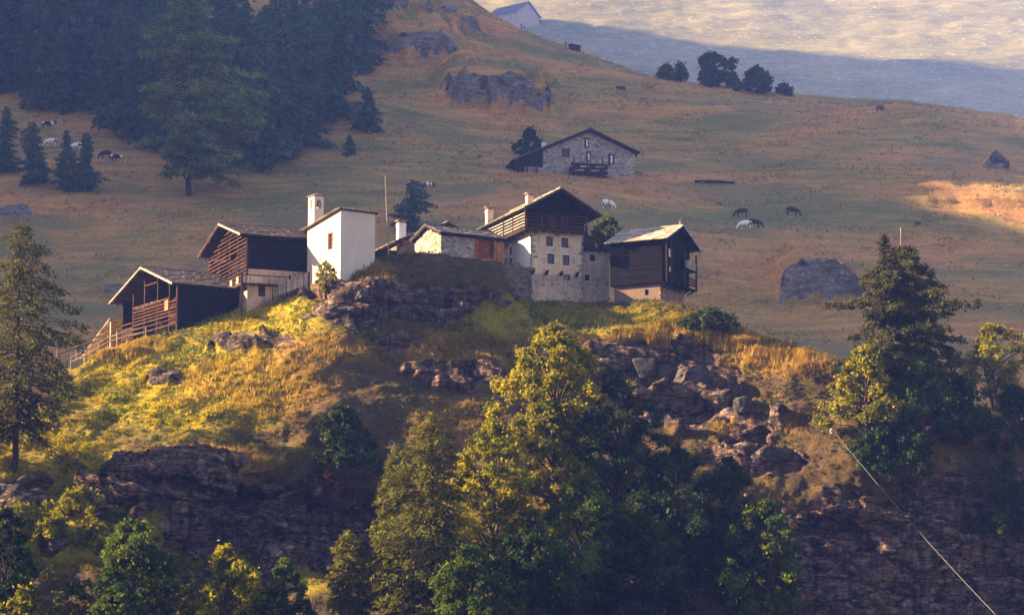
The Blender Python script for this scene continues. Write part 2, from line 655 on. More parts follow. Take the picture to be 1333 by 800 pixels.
# vegetation that differs from place to place: juicy meadow on the left flank, straw on the rims, brown heath on the front
green = np.zeros_like(kX)
for cx, cy, rx, ry, w in [(230, 500, 170, 75, 1.0), (330, 415, 110, 40, 1.0), (60, 590, 110, 60, .8), (110, 690, 130, 50, .9), (800, 418, 110, 22, .8), (680, 412, 90, 30, .7), (940, 445, 80, 22, .25), (400, 750, 90, 30, .6), (700, 700, 200, 110, .5)]:
    green = np.maximum(green, w * sstep(1.25, 0.5, np.sqrt(((u_ - cx) / rx) ** 2 + ((v_ - cy) / ry) ** 2)))
green = np.clip(green + 0.35 * fbm(kX / 4, kY / 4, kZ / 4, 4, 61), 0, 1)
dry = np.zeros_like(kX)
for cx, cy, rx, ry, w in [(900, 445, 120, 28, 1.0), (1010, 470, 80, 22, 1.0), (330, 500, 130, 50, .6), (260, 600, 110, 26, .9), (590, 455, 110, 30, .7), (470, 355, 60, 20, .8), (980, 555, 60, 22, 1.0), (1290, 560, 60, 30, .8), (420, 455, 70, 22, .7), (170, 455, 60, 25, .7), (600, 560, 80, 50, .5), (885, 740, 50, 14, 1.0), (1190, 600, 70, 40, .4)]:
    dry = np.maximum(dry, w * sstep(1.3, 0.4, np.sqrt(((u_ - cx) / rx) ** 2 + ((v_ - cy) / ry) ** 2)))
dry = np.clip(dry + 0.35 * fbm(kX / 3, kY / 3, kZ / 3, 4, 65), 0, 1)


def m_ground(name):
    t = NT(name)
    co = t.coord()
    rock = t.ramp(t.math("ADD", t.attr("rock").outputs["Fac"], t.math("MULTIPLY", t.math("SUBTRACT", t.noise(co, 1.1, 6, 0.75), 0.5), 1.1)), [(0.44, 0.0), (0.54, 1.0)])
    gr = t.attr("green").outputs["Fac"]
    dr = t.attr("dry").outputs["Fac"]
    n1 = t.noise(co, 0.9, 6, 0.7)
    n2 = t.noise(co, 4.0, 5, 0.7)
    heath = t.ramp(n1, [(0.3, (0.045, 0.034, 0.014)), (0.5, (0.085, 0.050, 0.020)), (0.7, (0.10, 0.075, 0.022))])
    meadow = t.ramp(n1, [(0.3, (0.15, 0.14, 0.003)), (0.5, (0.36, 0.275, 0.004)), (0.7, (0.50, 0.33, 0.006))])
    straw = t.ramp(n1, [(0.3, (0.20, 0.095, 0.014)), (0.5, (0.37, 0.185, 0.025)), (0.72, (0.48, 0.265, 0.045))])
    c = t.mix(gr, heath, meadow)
    c = t.mix(t.math('MULTIPLY', dr, 0.8), c, straw)
    c = t.mix(0.75, c, t.ramp(n2, [(0.3, 0.45), (0.65, 1.15)]), 'MULTIPLY')
    # bare rock: grey-violet schist with rust, pale streaks and dark water stains
    wav = t.noise(t.coord((0.6, 0.6, 1.5), (0, R(-18), 0)), 0.9, 9, 0.70, 1.4)
    rc = t.ramp(wav, [(0.30, (0.014, 0.010, 0.009)), (0.43, (0.080, 0.052, 0.042)), (0.54, (0.20, 0.130, 0.098)), (0.68, (0.50, 0.36, 0.28))])
    rust = t.ramp(t.noise(co, 0.35, 6, 0.7), [(0.48, 0.0), (0.62, 0.75)])
    rc = t.mix(rust, rc, t.mix(wav, (0.035, 0.016, 0.010), (0.36, 0.17, 0.10)))
    drip = t.ramp(t.noise(t.coord((1.3, 1.0, 0.14)), 1.1, 5, 0.7), [(0.40, 0.22), (0.56, 1.15)])
    rc = t.mix(0.85, rc, drip, 'MULTIPLY')
    lich = t.ramp(t.noise(co, 2.6, 5, 0.75), [(0.62, 0.0), (0.7, 0.5)])
    rc = t.mix(lich, rc, (0.32, 0.30, 0.25))
    def cracks(scale, stretch, wobble):
        src = t.coord(stretch, (0, R(-14), 0))
        nz = t.n("TexNoise")
        nz.inputs["Scale"].default_value = 0.6
        nz.inputs["Detail"].default_value = 5
        t.l(src, nz.inputs["Vector"])
        sc = t.n("VectorMath", operation='SCALE')
        sc.inputs["Scale"].default_value = wobble
        t.l(nz.outputs["Color"], sc.inputs[0])
        ad = t.n("VectorMath", operation='ADD')
        t.l(src, ad.inputs[0])
        t.l(sc.outputs[0], ad.inputs[1])
        return t.voronoi(ad.outputs[0], scale, 'DISTANCE_TO_EDGE')
    k1, k2 = cracks(0.30, (0.5, 0.7, 1.6), 2.6), cracks(0.9, (0.45, 0.7, 1.9), 1.9)
    s1, s2 = t.ramp(k1, [(0.0, 0.0), (0.045, 1.0)]), t.ramp(k2, [(0.0, 0.25), (0.06, 1.0)])
    rc = t.mix(0.85, rc, s1, 'MULTIPLY')
    rc = t.mix(0.45, rc, s2, 'MULTIPLY')
    t.col(t.mix(rock, c, rc))
    hr = t.math('ADD', t.math('ADD', t.math('MULTIPLY', wav, 1.3), t.math('MULTIPLY', n2, 0.5)), t.math('ADD', t.ramp(k1, [(0.0, 0.0), (0.10, 0.7)]), t.ramp(k2, [(0.0, 0.0), (0.12, 0.35)])))
    h = t.mix(rock, t.math('MULTIPLY', n2, 0.6), hr)
    t.bump(h, 1.0, 0.45)
    return t.m


M_ground = m_ground("knoll_ground")
knoll_me = mesh_np("knoll", kv, kf, M_ground, True, {"rock": rk.ravel(), "green": green.ravel(), "dry": dry.ravel()})
knoll = tag(link("knoll", knoll_me), "grassy rock knoll carrying the hamlet", kind="structure")

# ------------------------------------------------------------------ terrain: the mountainside behind
HY = np.array([400, 435, 470, 500, 530, 560, 600, 650, 720.])
HP = {
    -200: [482, 402, 322, 252, 192, 142, 72, 0, -90], 0: [472, 378, 283, 217, 162, 112, 50, -20, -110],
    120: [467, 366, 275, 213, 160, 110, 50, -20, -110], 245: [457, 357, 272, 212, 160, 112, 50, -20, -110],
    400: [447, 346, 270, 215, 165, 115, 55, -15, -100], 560: [437, 340, 270, 220, 172, 125, 66, 4, -50],
    640: [435, 340, 272, 224, 178, 132, 84, 22, 30], 700: [436, 342, 274, 227, 183, 138, 88, 50, 100], 760: [440, 350, 280, 230, 188, 145, 95, 68, 150],
    860: [445, 358, 285, 233, 190, 145, 102, 112, 200], 960: [450, 362, 290, 236, 192, 145, 118, 152, 260],
    1100: [455, 365, 292, 236, 190, 146, 132, 162, 280], 1190: [460, 368, 295, 238, 190, 145, 129, 165, 290],
    1333: [466, 373, 302, 247, 202, 166, 152, 190, 300], 1500: [470, 380, 310, 260, 215, 185, 178, 222, 320]}
SHADE_FLANK_Y = [-400, 200, 258, 274, 285, 350, 374, 390, 408, 425, 455, 490, 530, 600, 650, 720, 900, 1200, 1450, 1590, 1640, 1700, 2400]
SHADE_FLANK_H = [280, 280, 250, 70, -20, 20, 60, 215, 246, 252, 248, 247.5, 289, 312, 318, 335, 400, 640, 960, 935, 815, 690, 800]  # profile of the added flank out of view, set by the shadow it casts


def hill_z(X, Y):
    pxs = sorted(HP)
    tanx = X / np.clip(Y, 400, 720)
    base = np.zeros(X.shape)
    prof = np.array([[at_np(p, py, y)[2] for py, y in zip(HP[p], HY)] for p in pxs])         # (cols, rows)
    tx = np.array([(p - 666.5) / F_PX / math.cos(PITCH) for p in pxs])
    ex_y = np.array([-400, 120, 250, 330, 375, *HY, 800, 1000, 1500, 1710, 2000, 2600])
    cols = []
    for j in range(len(pxs)):
        z = prof[j]
        zz = [-40, -40, -40, -14, z[0] - 15, *z, min(z[-1] + 30, max(z[-1], 112)), max(105, min(z[-1], 200)), 331, 446, 600, 820]
        cols.append(np.interp(Y[:, 0], ex_y, zz))
    cols = np.array(cols)                                                                    # (cols, NY)
    cols = smooth_axis(cols, 6, 1)
    for r in range(X.shape[0]):
        base[r] = np.interp(tanx[r], tx, cols[:, r])
    return base


gx = np.concatenate([np.linspace(-1100, -260, 60), np.linspace(-255, -112, 70), np.linspace(-110, 118, 330), np.linspace(121, 300, 60), np.linspace(310, 900, 50)])
gy = np.concatenate([np.linspace(-400, 230, 40), np.linspace(240, 386, 60), np.linspace(388, 690, 330), np.linspace(694, 1000, 60), np.linspace(1008, 1480, 50), np.linspace(1484, 1800, 110), np.linspace(1815, 2600, 40)])
hX, hY = np.meshgrid(gx, gy)
hZ = hill_z(hX, hY)
near = sstep(385, 402, hY) * sstep(760, 700, hY)
hZ += (2.2 * fbm(hX / 38, hY / 38, hY * 0, 3, 71) + 0.75 * fbm(hX / 14, hY / 9, hY * 0, 3, 73)) * near
hZ += near * 0.30 * fbm(hX / 14 + hZ * 0.05, hY / 30, hZ / 2.2, 4, 75)                 # cattle terracettes
hZ += near * 0.22 * np.abs(fbm(hX / 1.8, hY / 1.8, hY * 0, 3, 77))
hrock = np.zeros_like(hX)
# outcrops: seen at pixel, distance, half width, front run, back run, height, how much of it is bare
OUT = [(1064, 388, 427, 5.6, 4.0, 19, 4.9, 1.0), (640, 108, 555, 10.5, 3.2, 34, 5.5, 0.75), (545, 62, 590, 8, 3, 30, 5.0, .8), (455, 162, 532, 4.2, 3, 12, 3.8, .9), (490, 30, 625, 8, 5, 20, 5.0, .7), (590, 20, 625, 6, 5, 20, 4.0, .6), (320, 175, 520, 6, 4, 16, 3.0, .5), (120, 95, 560, 9, 4, 16, 4.0, .5), (165, 375, 430, 5, 2.5, 9, 1.2, .5),
       (1300, 263, 486, 21, 2.6, 13, 1.4, 0.0), (10, 272, 470, 5, 2, 8, 1.6, .8), (640, 207, 510, 5, 3, 10, 1.2, .4), (1190, 126, 556, 7, 9, 16, 1.8, 0.0), (1298, 204, 516, 2.6, 1.6, 4, 2.0, .9)]
for px, py, yy, rx, rf, rb, hh, bare in OUT:
    c = at(px, py, yy)
    dy = hY - yy
    ry = np.where(dy < 0, rf, rb)
    wob = 1 + 0.35 * fbm(hX / 4, hY / 4, hY * 0, 3, 79)
    wob = wob * (1 + .30 * vnoise(hX / 1.8 + px, hY / 2.5, hY * 0, 5))
    r = (np.abs((hX - c.x) / (rx * wob)) ** 2.6 + np.abs(dy / (ry * wob)) ** 2.6) ** (1 / 2.6)
    prof = sstep(1.25, 0.55 if bare else 0.35, r) * (1 + .12 * fbm(hX / 5 + px, hY / 9, hY * 0, 3, 80))
    hZ += hh * prof
    if bare:
        m = bare * sstep(1.35, 0.7, r) * sstep(0.2 * rb, -0.1 * rf, dy)
        hrock = np.maximum(hrock, m)
hrock = sstep(0.3, 0.6, hrock + 0.5 * fbm(hX / 3.5, hY / 3.5, hZ / 3.5, 4, 81) * (hrock > 0.02))
g1, g2, rid = cellular(hX / 2.6, hY / 2.6, hZ / 1.5, 83)
hY2 = hY - hrock * ((rid - 0.5) * 2.6 + 1.7 * fbm(hX / 2.5, hY / 2.5, hZ / 2.0, 3, 85))
hZ += hrock * (rid - 0.5) * 0.7
# added flank left of the frame, shaped to shade the mountainside and the near air
ysh = hY - SHEAR * np.maximum(0, -hX)
H = np.interp(ysh, SHADE_FLANK_Y, SHADE_FLANK_H) + (5 + 14 * sstep(1200, 1500, ysh)) * fbm(hX / 60, ysh / 45, hY * 0, 4, 91) + 22 * sstep(1200, 1500, ysh) * fbm(ysh / 16, hX * 0, hX * 0, 3, 93)
x0 = 0.1763 * np.clip(hY, 400, 1700) * 1.12 + 30 + 0.10 * np.maximum(0, hY - 720)
ridge = np.minimum(H, hZ + 0.85 * np.maximum(0, -hX - x0))
hZ = np.where(hX < -x0, np.maximum(hZ, ridge), hZ)
far = sstep(1300, 1450, hY)
hZ += far * (8 * fbm(hX / 150, hY / 120, hY * 0, 4, 95) + 3.5 * np.abs(fbm(hX / 30, hY / 12, hY * 0, 3, 97)))
hv = np.stack([hX, hY2, hZ], -1).reshape(-1, 3)
hidx = np.arange(hX.size).reshape(hX.shape)
hf = np.stack([hidx[:-1, :-1], hidx[:-1, 1:], hidx[1:, 1:], hidx[1:, :-1]], -1).reshape(-1, 4)


def m_hill(name):
    t = NT(name)
    co = t.coord()
    rock = t.ramp(t.math("ADD", t.attr("rock").outputs["Fac"], t.math("MULTIPLY", t.math("SUBTRACT", t.noise(co, 0.6, 6, 0.75), 0.5), 0.8)), [(0.44, 0.0), (0.56, 1.0)])
    farf = t.attr("far").outputs["Fac"]
    big = t.noise(t.coord((0.030, 0.045, 0.06)), 1.0, 5, 0.6, 0.4)
    mid = t.noise(t.coord((0.10, 0.3, 0.55), (0, R(10), 0)), 1.0, 6, 0.65, 0.3)
    fine = t.noise(co, 1.6, 6, 0.75)
    grass = t.ramp(big, [(0.36, (0.17, 0.18, 0.045)), (0.47, (0.40, 0.25, 0.055)), (0.6, (0.62, 0.27, 0.075))])
    tuss = t.ramp(mid, [(0.34, (0.16, 0.105, 0.05)), (0.55, (0.46, 0.26, 0.075)), (0.72, (0.72, 0.46, 0.18))])
    c = t.mix(0.38, grass, tuss)
    c = t.mix(0.85, c, t.ramp(fine, [(0.3, 0.45), (0.66, 1.2)]), 'MULTIPLY')
    trk = t.n("TexWave", wave_type='BANDS', bands_direction='Z')
    trk.inputs["Scale"].default_value = 0.20
    trk.inputs["Distortion"].default_value = 22.0
    trk.inputs["Detail"].default_value = 4.0
    trk.inputs["Detail Scale"].default_value = 0.35
    t.l(t.coord((0.35, 0.35, 1.0)), trk.inputs["Vector"])
    c = t.mix(0.14, c, t.ramp(trk.outputs["Fac"], [(0.08, 0.55), (0.35, 1.0), (0.85, 1.0), (0.97, 1.45)]), 'MULTIPLY')
    wet = t.ramp(t.noise(t.coord((0.02, 0.03, 0.05)), 1.7, 4), [(0.52, 0.0), (0.62, 0.65)])
    c = t.mix(wet, c, (0.13, 0.15, 0.055))
    spots = t.ramp(t.voronoi(co, 0.22), [(0.05, 1.0), (0.09, 0.0)])
    c = t.mix(t.math('MULTIPLY', spots, 0.6), c, (0.26, 0.24, 0.22))
    rc = t.ramp(t.noise(t.coord((0.7, 0.7, 1.8)), 0.9, 8, 0.75), [(0.3, (0.045, 0.037, 0.033)), (0.5, (0.16, 0.130, 0.110)), (0.72, (0.42, 0.35, 0.29))])
    ck = t.voronoi(t.coord((0.5, 0.5, 0.9), (0, R(-25), 0)), 0.9, 'DISTANCE_TO_EDGE')
    rc = t.mix(0.35, rc, t.ramp(ck, [(0.0, 0.1), (0.06, 1.0)]), 'MULTIPLY')
    c = t.mix(rock, c, rc)
    # alpine pasture strewn with pale boulders far behind
    pas = t.ramp(t.noise(t.coord((0.02, 0.02, 0.05)), 1.0, 7, 0.7), [(0.3, (0.15, 0.135, 0.035)), (0.5, (0.27, 0.225, 0.06)), (0.7, (0.38, 0.30, 0.09))])
    pas = t.mix(0.5, pas, t.ramp(t.noise(t.coord((0.16, 0.1, 0.75)), 1.0, 6, 0.8), [(0.38, 0.40), (0.60, 1.35)]), 'MULTIPLY')
    st = t.ramp(t.noise(t.coord((0.26, 0.2, 0.9)), 1.3, 3, 0.6), [(0.63, 0.0), (0.67, 1.0)])
    pas = t.mix(st, pas, (0.62, 0.56, 0.50))
    t.col(t.mix(farf, c, pas))
    t.bump(t.math('ADD', fine, mid), 0.8, 0.5)
    return t.m


M_hill = m_hill("mountainside_grass")
hill_me = mesh_np("mountainside", hv, hf, M_hill, True, {"rock": hrock.ravel(), "far": sstep(1000, 1300, hY).ravel()})
hill = tag(link("mountainside", hill_me), "dry alpine pasture rising behind the hamlet", kind="structure")

# ground lookup
from mathutils.bvhtree import BVHTree
_bk = BVHTree.FromPolygons([tuple(map(float, p)) for p in kv], [tuple(map(int, f)) for f in kf])
_bh = BVHTree.FromPolygons([tuple(map(float, p)) for p in hv], [tuple(map(int, f)) for f in hf])


def ground(px, py, which="any"):
    """where the line of sight through a photo pixel meets the ground"""
    dvec = at(px, py, 1.0).normalized()
    best = None
    for nm, b in (("knoll", _bk), ("hill", _bh)):
        if which not in ("any", nm):
            continue
        p = b.ray_cast(Vector((0, 0, 0)), dvec)
        if p[0] is not None and (best is None or p[3] < best[1]):
            best = (p[0], p[3])
    return best[0] if best else at(px, py, 330)


def drop(x, y, which="any"):
    zs = []
    for nm, b in (("knoll", _bk), ("hill", _bh)):
        if which in ("any", nm):
            p = b.ray_cast(Vector((x, y, 900)), Vector((0, 0, -1)))
            if p[0] is not None:
                zs.append(p[0].z)
    return max(zs) if zs else 0.0


# ------------------------------------------------------------------ the air
HAZE_DENSITY = 0.00025
hz = MB().box(-1090, 890, -390, 2590, -60, 860)
M_haze = bpy.data.materials.new("morning_haze")
M_haze.use_nodes = True
ht = M_haze.node_tree
for nd in list(ht.nodes):
    if nd.type == 'BSDF_PRINCIPLED':
        ht.nodes.remove(nd)
pv = ht.nodes.new("ShaderNodeVolumePrincipled")
pv.inputs["Color"].default_value = (0.25, 0.38, 1.0, 1)
pv.inputs["Density"].default_value = HAZE_DENSITY
pv.inputs["Anisotropy"].default_value = 0.0
ht.links.new(pv.outputs[0], ht.nodes["Material Output"].inputs["Volume"])
haze = tag(hz.build("haze", M_haze), "bluish morning haze hanging over the mountainside", kind="stuff")

# ------------------------------------------------------------------ building materials
W_DARK = m_wood("timber_blackened", (0.012, 0.009, 0.007), (0.045, 0.030, 0.022))
W_SHADED = m_wood("timber_shade_darkened", (0.003, 0.0025, 0.003), (0.009, 0.007, 0.007))  # dark timber, blackened further to stand in for deep shade
W_BROWN = m_wood("timber_brown", (0.020, 0.010, 0.007), (0.065, 0.034, 0.021))
W_RED = m_wood("timber_reddish", (0.032, 0.014, 0.009), (0.090, 0.041, 0.027))
W_BOARD = m_wood("red_boards", (0.12, 0.030, 0.016), (0.24, 0.075, 0.038), (3, 3, .6))
W_PALE = m_wood("timber_weathered", (0.22, 0.18, 0.14), (0.46, 0.38, 0.31))
W_GREY = m_wood("timber_grey", (0.10, 0.075, 0.060), (0.24, 0.18, 0.145))
W_ORANGE = m_wood("timber_larch", (0.16, 0.075, 0.028), (0.34, 0.175, 0.075))
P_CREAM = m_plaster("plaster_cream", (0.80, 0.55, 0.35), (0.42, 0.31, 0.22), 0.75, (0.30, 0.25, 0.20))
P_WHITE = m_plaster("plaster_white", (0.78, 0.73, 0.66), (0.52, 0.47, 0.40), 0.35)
P_CHAPEL = m_plaster("chapel_limewash", (0.64, 0.52, 0.405), (0.46, 0.37, 0.29), 0.5)
P_GREY = m_plaster("plaster_bare", (0.58, 0.415, 0.30), (0.28, 0.20, 0.16), 0.8, (0.27, 0.22, 0.18))
P_OCHRE = m_plaster("plaster_ochre", (0.20, 0.135, 0.10), (0.16, 0.10, 0.07), 0.9, (0.22, 0.16, 0.12))
S_WALL = m_stone("rubble_wall", (0.30, 0.25, 0.20), (0.11, 0.09, 0.07))
S_PALE = m_stone("pale_rubble_wall", (0.46, 0.40, 0.34), (0.20, 0.17, 0.14), 2.0)
S_DARK = m_stone("dark_rubble_wall", (0.20, 0.16, 0.125), (0.05, 0.04, 0.03), 2.2)
S_WARM = m_stone("rust_stone", (0.40, 0.25, 0.17), (0.20, 0.12, 0.09), 1.8)
SLATE = m_slate("stone_slates", (0.14, 0.11, 0.085), (0.30, 0.24, 0.18))
SLATE_B = m_slate("brown_slates", (0.06, 0.045, 0.038), (0.13, 0.10, 0.08), (0.12, 0.07, 0.04))
SLATE_D = m_slate("dark_slates", (0.07, 0.06, 0.06), (0.17, 0.145, 0.135))
SLATE_L = m_slate("pale_slates", (0.26, 0.20, 0.145), (0.46, 0.37, 0.28), (0.30, 0.20, 0.13))
GLASS = m_plain("window_glass", (0.02, 0.022, 0.028), 0.12, 0.5, 0, 0.1)
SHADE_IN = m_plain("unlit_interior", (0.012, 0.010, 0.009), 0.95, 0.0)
CLOTH_W = m_plain("white_curtain", (0.7, 0.68, 0.65), 0.9)
BRONZE = m_plain("bell_bronze", (0.16, 0.11, 0.05), 0.4, 0.5, 0.8)
IRON = m_plain("grey_iron", (0.12, 0.12, 0.13), 0.5, 0.4, 0.5)
WHITE_PAINT = m_plain("white_paint", (0.75, 0.73, 0.70), 0.6, 0.3, 0, 0.1)
BROWN_FRAME = m_plain("window_frame_brown", (0.10, 0.040, 0.028), 0.7)


def wall_cells(u0, u1, z0, z1, holes):
    us = sorted({u0, u1, *[v for h in holes for v in (h[0], h[1]) if u0 < v < u1]})
    zs = sorted({z0, z1, *[v for h in holes for v in (h[2], h[3]) if z0 < v < z1]})
    for i in range(len(us) - 1):
        for j in range(len(zs) - 1):
            cu, cz = (us[i] + us[i + 1]) / 2, (zs[j] + zs[j + 1]) / 2
            if not any(h[0] < cu < h[1] and h[2] < cz < h[3] for h in holes):
                yield us[i], us[i + 1], zs[j], zs[j + 1]


def wall(mb, face, pos, u0, u1, z0, z1, holes=(), th=0.45, inward=1):
    """a wall with real openings; face 'front' runs along x at y=pos, face 'left' runs along y at x=pos"""
    for a, b, c, d in wall_cells(u0, u1, z0, z1, holes):
        p, q = sorted((pos, pos + th * inward))
        if face == 'front':
            mb.box(a, b, p, q, c, d)
        else:
            mb.box(p, q, a, b, c, d)
    return mb


def fbox(mb, face, pos, a, b, d0, d1, c, d, tint=None):
    if face == 'front':
        mb.box(a, b, pos + d0, pos + d1, c, d, tint)
    else:
        mb.box(pos + d0, pos + d1, a, b, c, d, tint)


def window(parent, face, pos, hole, bars=(1, 2), fw=0.09, frame=None, glass=None, surround=None, name="window", label=None):
    """frame and glazing bars set in a wall opening, glass as a part of it"""
    a, b, c, d = hole
    m = MB()
    fbox(m, face, pos, a, a + fw, 0.14, 0.22, c, d)
    fbox(m, face, pos, b - fw, b, 0.14, 0.22, c, d)
    fbox(m, face, pos, a + fw, b - fw, 0.14, 0.22, c, c + fw)
    fbox(m, face, pos, a + fw, b - fw, 0.14, 0.22, d - fw, d)
    for k in range(bars[0]):
        u = a + (b - a) * (k + 1) / (bars[0] + 1)
        fbox(m, face, pos, u - 0.035, u + 0.035, 0.15, 0.21, c + fw, d - fw)
    for k in range(bars[1]):
        z = c + (d - c) * (k + 1) / (bars[1] + 1)
        fbox(m, face, pos, a + fw, b - fw, 0.16, 0.205, z - 0.025, z + 0.025)
    w = m.build(name, frame or BROWN_FRAME, parent)
    if label:
        w["label"] = label
    g = MB()
    fbox(g, face, pos, a + 0.03, b - 0.03, 0.235, 0.25, c + 0.03, d - 0.03)
    g.build("pane", glass or GLASS, w)
    if surround:
        s = MB()
        fbox(s, face, pos, a - 0.12, b + 0.12, -0.06, 0.10, c - 0.13, c - 0.003)
        s.build("sill", surround, w)
        s = MB()
        fbox(s, face, pos, a - 0.10, b + 0.10, -0.035, 0.10, d + 0.003, d + 0.14)
        s.build("lintel", surround, w)
    return w


def frame_at(px, py, Y, deg):
    p = at(px, py, Y)
    return p, R(deg)


def gable_roof_y(parent, xl, xr, xa, za, sl, sr, y0, y1, mat, timber, name="roof", sw=0.8, sh=0.6, thick=0.08):
    """ridge along y; apex at (xa, za); left eave xl, right eave xr"""
    zl, zr = za - sl * (xa - xl), za - sr * (xr - xa)
    m = MB()
    m.slates((xl, y0, zl), (0, y1 - y0, 0), (xa - xl, 0, za - zl), thick, sw, sh)
    m.slates((xr, y0, zr), (0, y1 - y0, 0), (xa - xr, 0, za - zr), thick, sw, sh)
    x = y0
    while x < y1 - 0.1:
        e = min(x + random.uniform(0.5, 0.9), y1)
        m.hexa([(xa - .28, x, za - .05), (xa + .28, x, za - .05), (xa + .28, e - .02, za - .05), (xa - .28, e - .02, za - .05),
                (xa - .22, x, za + .16), (xa + .22, x, za + .16), (xa + .22, e - .02, za + .16), (xa - .22, e - .02, za + .16)])
        x = e
    r = m.build(name, mat, parent)
    b = MB()
    for yy in np.arange(y0 + 0.12, y1, 0.95):
        b.beam((xl + .05, yy, zl - .13), (xa, yy, za - .13), 0.13, 0.16)
        b.beam((xr - .05, yy, zr - .13), (xa, yy, za - .13), 0.13, 0.16)
    for t in (0.12, 0.55):
        b.beam((xl + (xa - xl) * t, y0 + .05, zl + (za - zl) * t - .30), (xl + (xa - xl) * t, y1 - .05, zl + (za - zl) * t - .30), 0.2, 0.2)
        b.beam((xr + (xa - xr) * t, y0 + .05, zr + (za - zr) * t - .30), (xr + (xa - xr) * t, y1 - .05, zr + (za - zr) * t - .30), 0.2, 0.2)
    b.beam((xa, y0 + .03, za - .32), (xa, y1, za - .32), 0.22, 0.24)
    # sheathing boards right under the slates
    for (xe, ze) in ((xl, zl), (xr, zr)):
        n = 9
        for k in range(n):
            a0, a1 = k / n, (k + 1) / n - 0.012
            p = [(xe + (xa - xe) * a0, y0 + .02, ze + (za - ze) * a0 - .035), (xe + (xa - xe) * a0, y1 - .02, ze + (za - ze) * a0 - .035),
                 (xe + (xa - xe) * a1, y1 - .02, ze + (za - ze) * a1 - .035), (xe + (xa - xe) * a1, y0 + .02, ze + (za - ze) * a1 - .035)]
            b.hexa(p + [(q[0], q[1], q[2] + .03) for q in p])
    b.build("rafters", timber, r)
    return r


def gable_roof_x(parent, yf, yb, ya, za, sf, sb, x0, x1, mat, timber, name="roof", sw=0.8, sh=0.6, thick=0.08):
    """ridge along x; apex at (ya, za); front eave yf, back eave yb"""
    zf, zb = za - sf * (ya - yf), za - sb * (yb - ya)
    m = MB()
    m.slates((x0, yf, zf), (x1 - x0, 0, 0), (0, ya - yf, za - zf), thick, sw, sh)
    m.slates((x0, yb, zb), (x1 - x0, 0, 0), (0, ya - yb, za - zb), thick, sw, sh)
    x = x0
    while x < x1 - 0.1:
        e = min(x + random.uniform(0.5, 0.9), x1)
        m.hexa([(x, ya - .28, za - .05), (e - .02, ya - .28, za - .05), (e - .02, ya + .28, za - .05), (x, ya + .28, za - .05),
                (x, ya - .22, za + .16), (e - .02, ya - .22, za + .16), (e - .02, ya + .22, za + .16), (x, ya + .22, za + .16)])
        x = e
    r = m.build(name, mat, parent)
    b = MB()
    for xx in np.arange(x0 + 0.12, x1, 0.95):
        b.beam((xx, yf + .05, zf - .13), (xx, ya, za - .13), 0.13, 0.16)
        b.beam((xx, yb - .05, zb - .13), (xx, ya, za - .13), 0.13, 0.16)
    for ye, ze in ((yf, zf), (yb, zb)):
        for t in (0.12, 0.55):
            b.beam((x0 + .05, ye + (ya - ye) * t, ze + (za - ze) * t - .30), (x1 - .05, ye + (ya - ye) * t, ze + (za - ze) * t - .30), 0.2, 0.2)
        n = 9
        for k in range(n):
            a0, a1 = k / n, (k + 1) / n - 0.012
            p = [(x0 + .02, ye + (ya - ye) * a0, ze + (za - ze) * a0 - .035), (x1 - .02, ye + (ya - ye) * a0, ze + (za - ze) * a0 - .035),
                 (x1 - .02, ye + (ya - ye) * a1, ze + (za - ze) * a1 - .035), (x0 + .02, ye + (ya - ye) * a1, ze + (za - ze) * a1 - .035)]
            b.hexa(p + [(q[0], q[1], q[2] + .03) for q in p])
    b.beam((x0 + .03, ya, za - .32), (x1, ya, za - .32), 0.22, 0.24)
    b.build("rafters", timber, r)
    return r


def gable_boards(mb, face, pos, u0, u1, z0, zfun, step=0.24, th=0.06, gap=0.015, horizontal=True):
    """boards filling a wall up to a sloping top zfun(u)"""
    if horizontal:
        z = z0
        while True:
            us = [u for u in np.linspace(u0, u1, 120) if zfun(u) > z + step]
            if not us:
                break
            j = random.uniform(-0.02, 0.02)
            fbox(mb, face, pos, us[0], us[-1], j, j + th, z, z + step - gap)
            z += step
    else:
        u = u0
        while u < u1 - 0.05:
            w = min(step * random.uniform(0.8, 1.2), u1 - u)
            top = min(zfun(u), zfun(u + w))
            if top > z0 + .1:
                j = random.uniform(-0.015, 0.015)
                fbox(mb, face, pos, u, u + w - gap, j, j + th, z0, top)
            u += w


def chimney(parent, x, y, z0, z1, w=0.75, cap=True, mat=None):
    m = MB()
    h = w / 2
    m.box(x - h, x + h, y - h, y + h, z0, z1)
    m.box(x - h - .06, x + h + .06, y - h - .06, y + h + .06, z1 - .28, z1 - .16)
    c = m.build("chimney", mat or P_CREAM, parent)
    if cap:
        k = MB()
        for sx in (-1, 1):
            for sy in (-1, 1):
                k.box(x + sx * h * .75 - .09, x + sx * h * .75 + .09, y + sy * h * .75 - .09, y + sy * h * .75 + .09, z1, z1 + .28)
        k.hexa([(x - h - .18, y - h - .18, z1 + .26), (x + h + .18, y - h - .18, z1 + .30), (x + h + .18, y + h + .18, z1 + .34), (x - h - .18, y + h + .18, z1 + .30),
                (x - h - .15, y - h - .15, z1 + .36), (x + h + .15, y - h - .15, z1 + .40), (x + h + .15, y + h + .15, z1 + .44), (x - h - .15, y + h + .15, z1 + .40)])
        k.build("chimney_cap", SLATE, c)
    return c


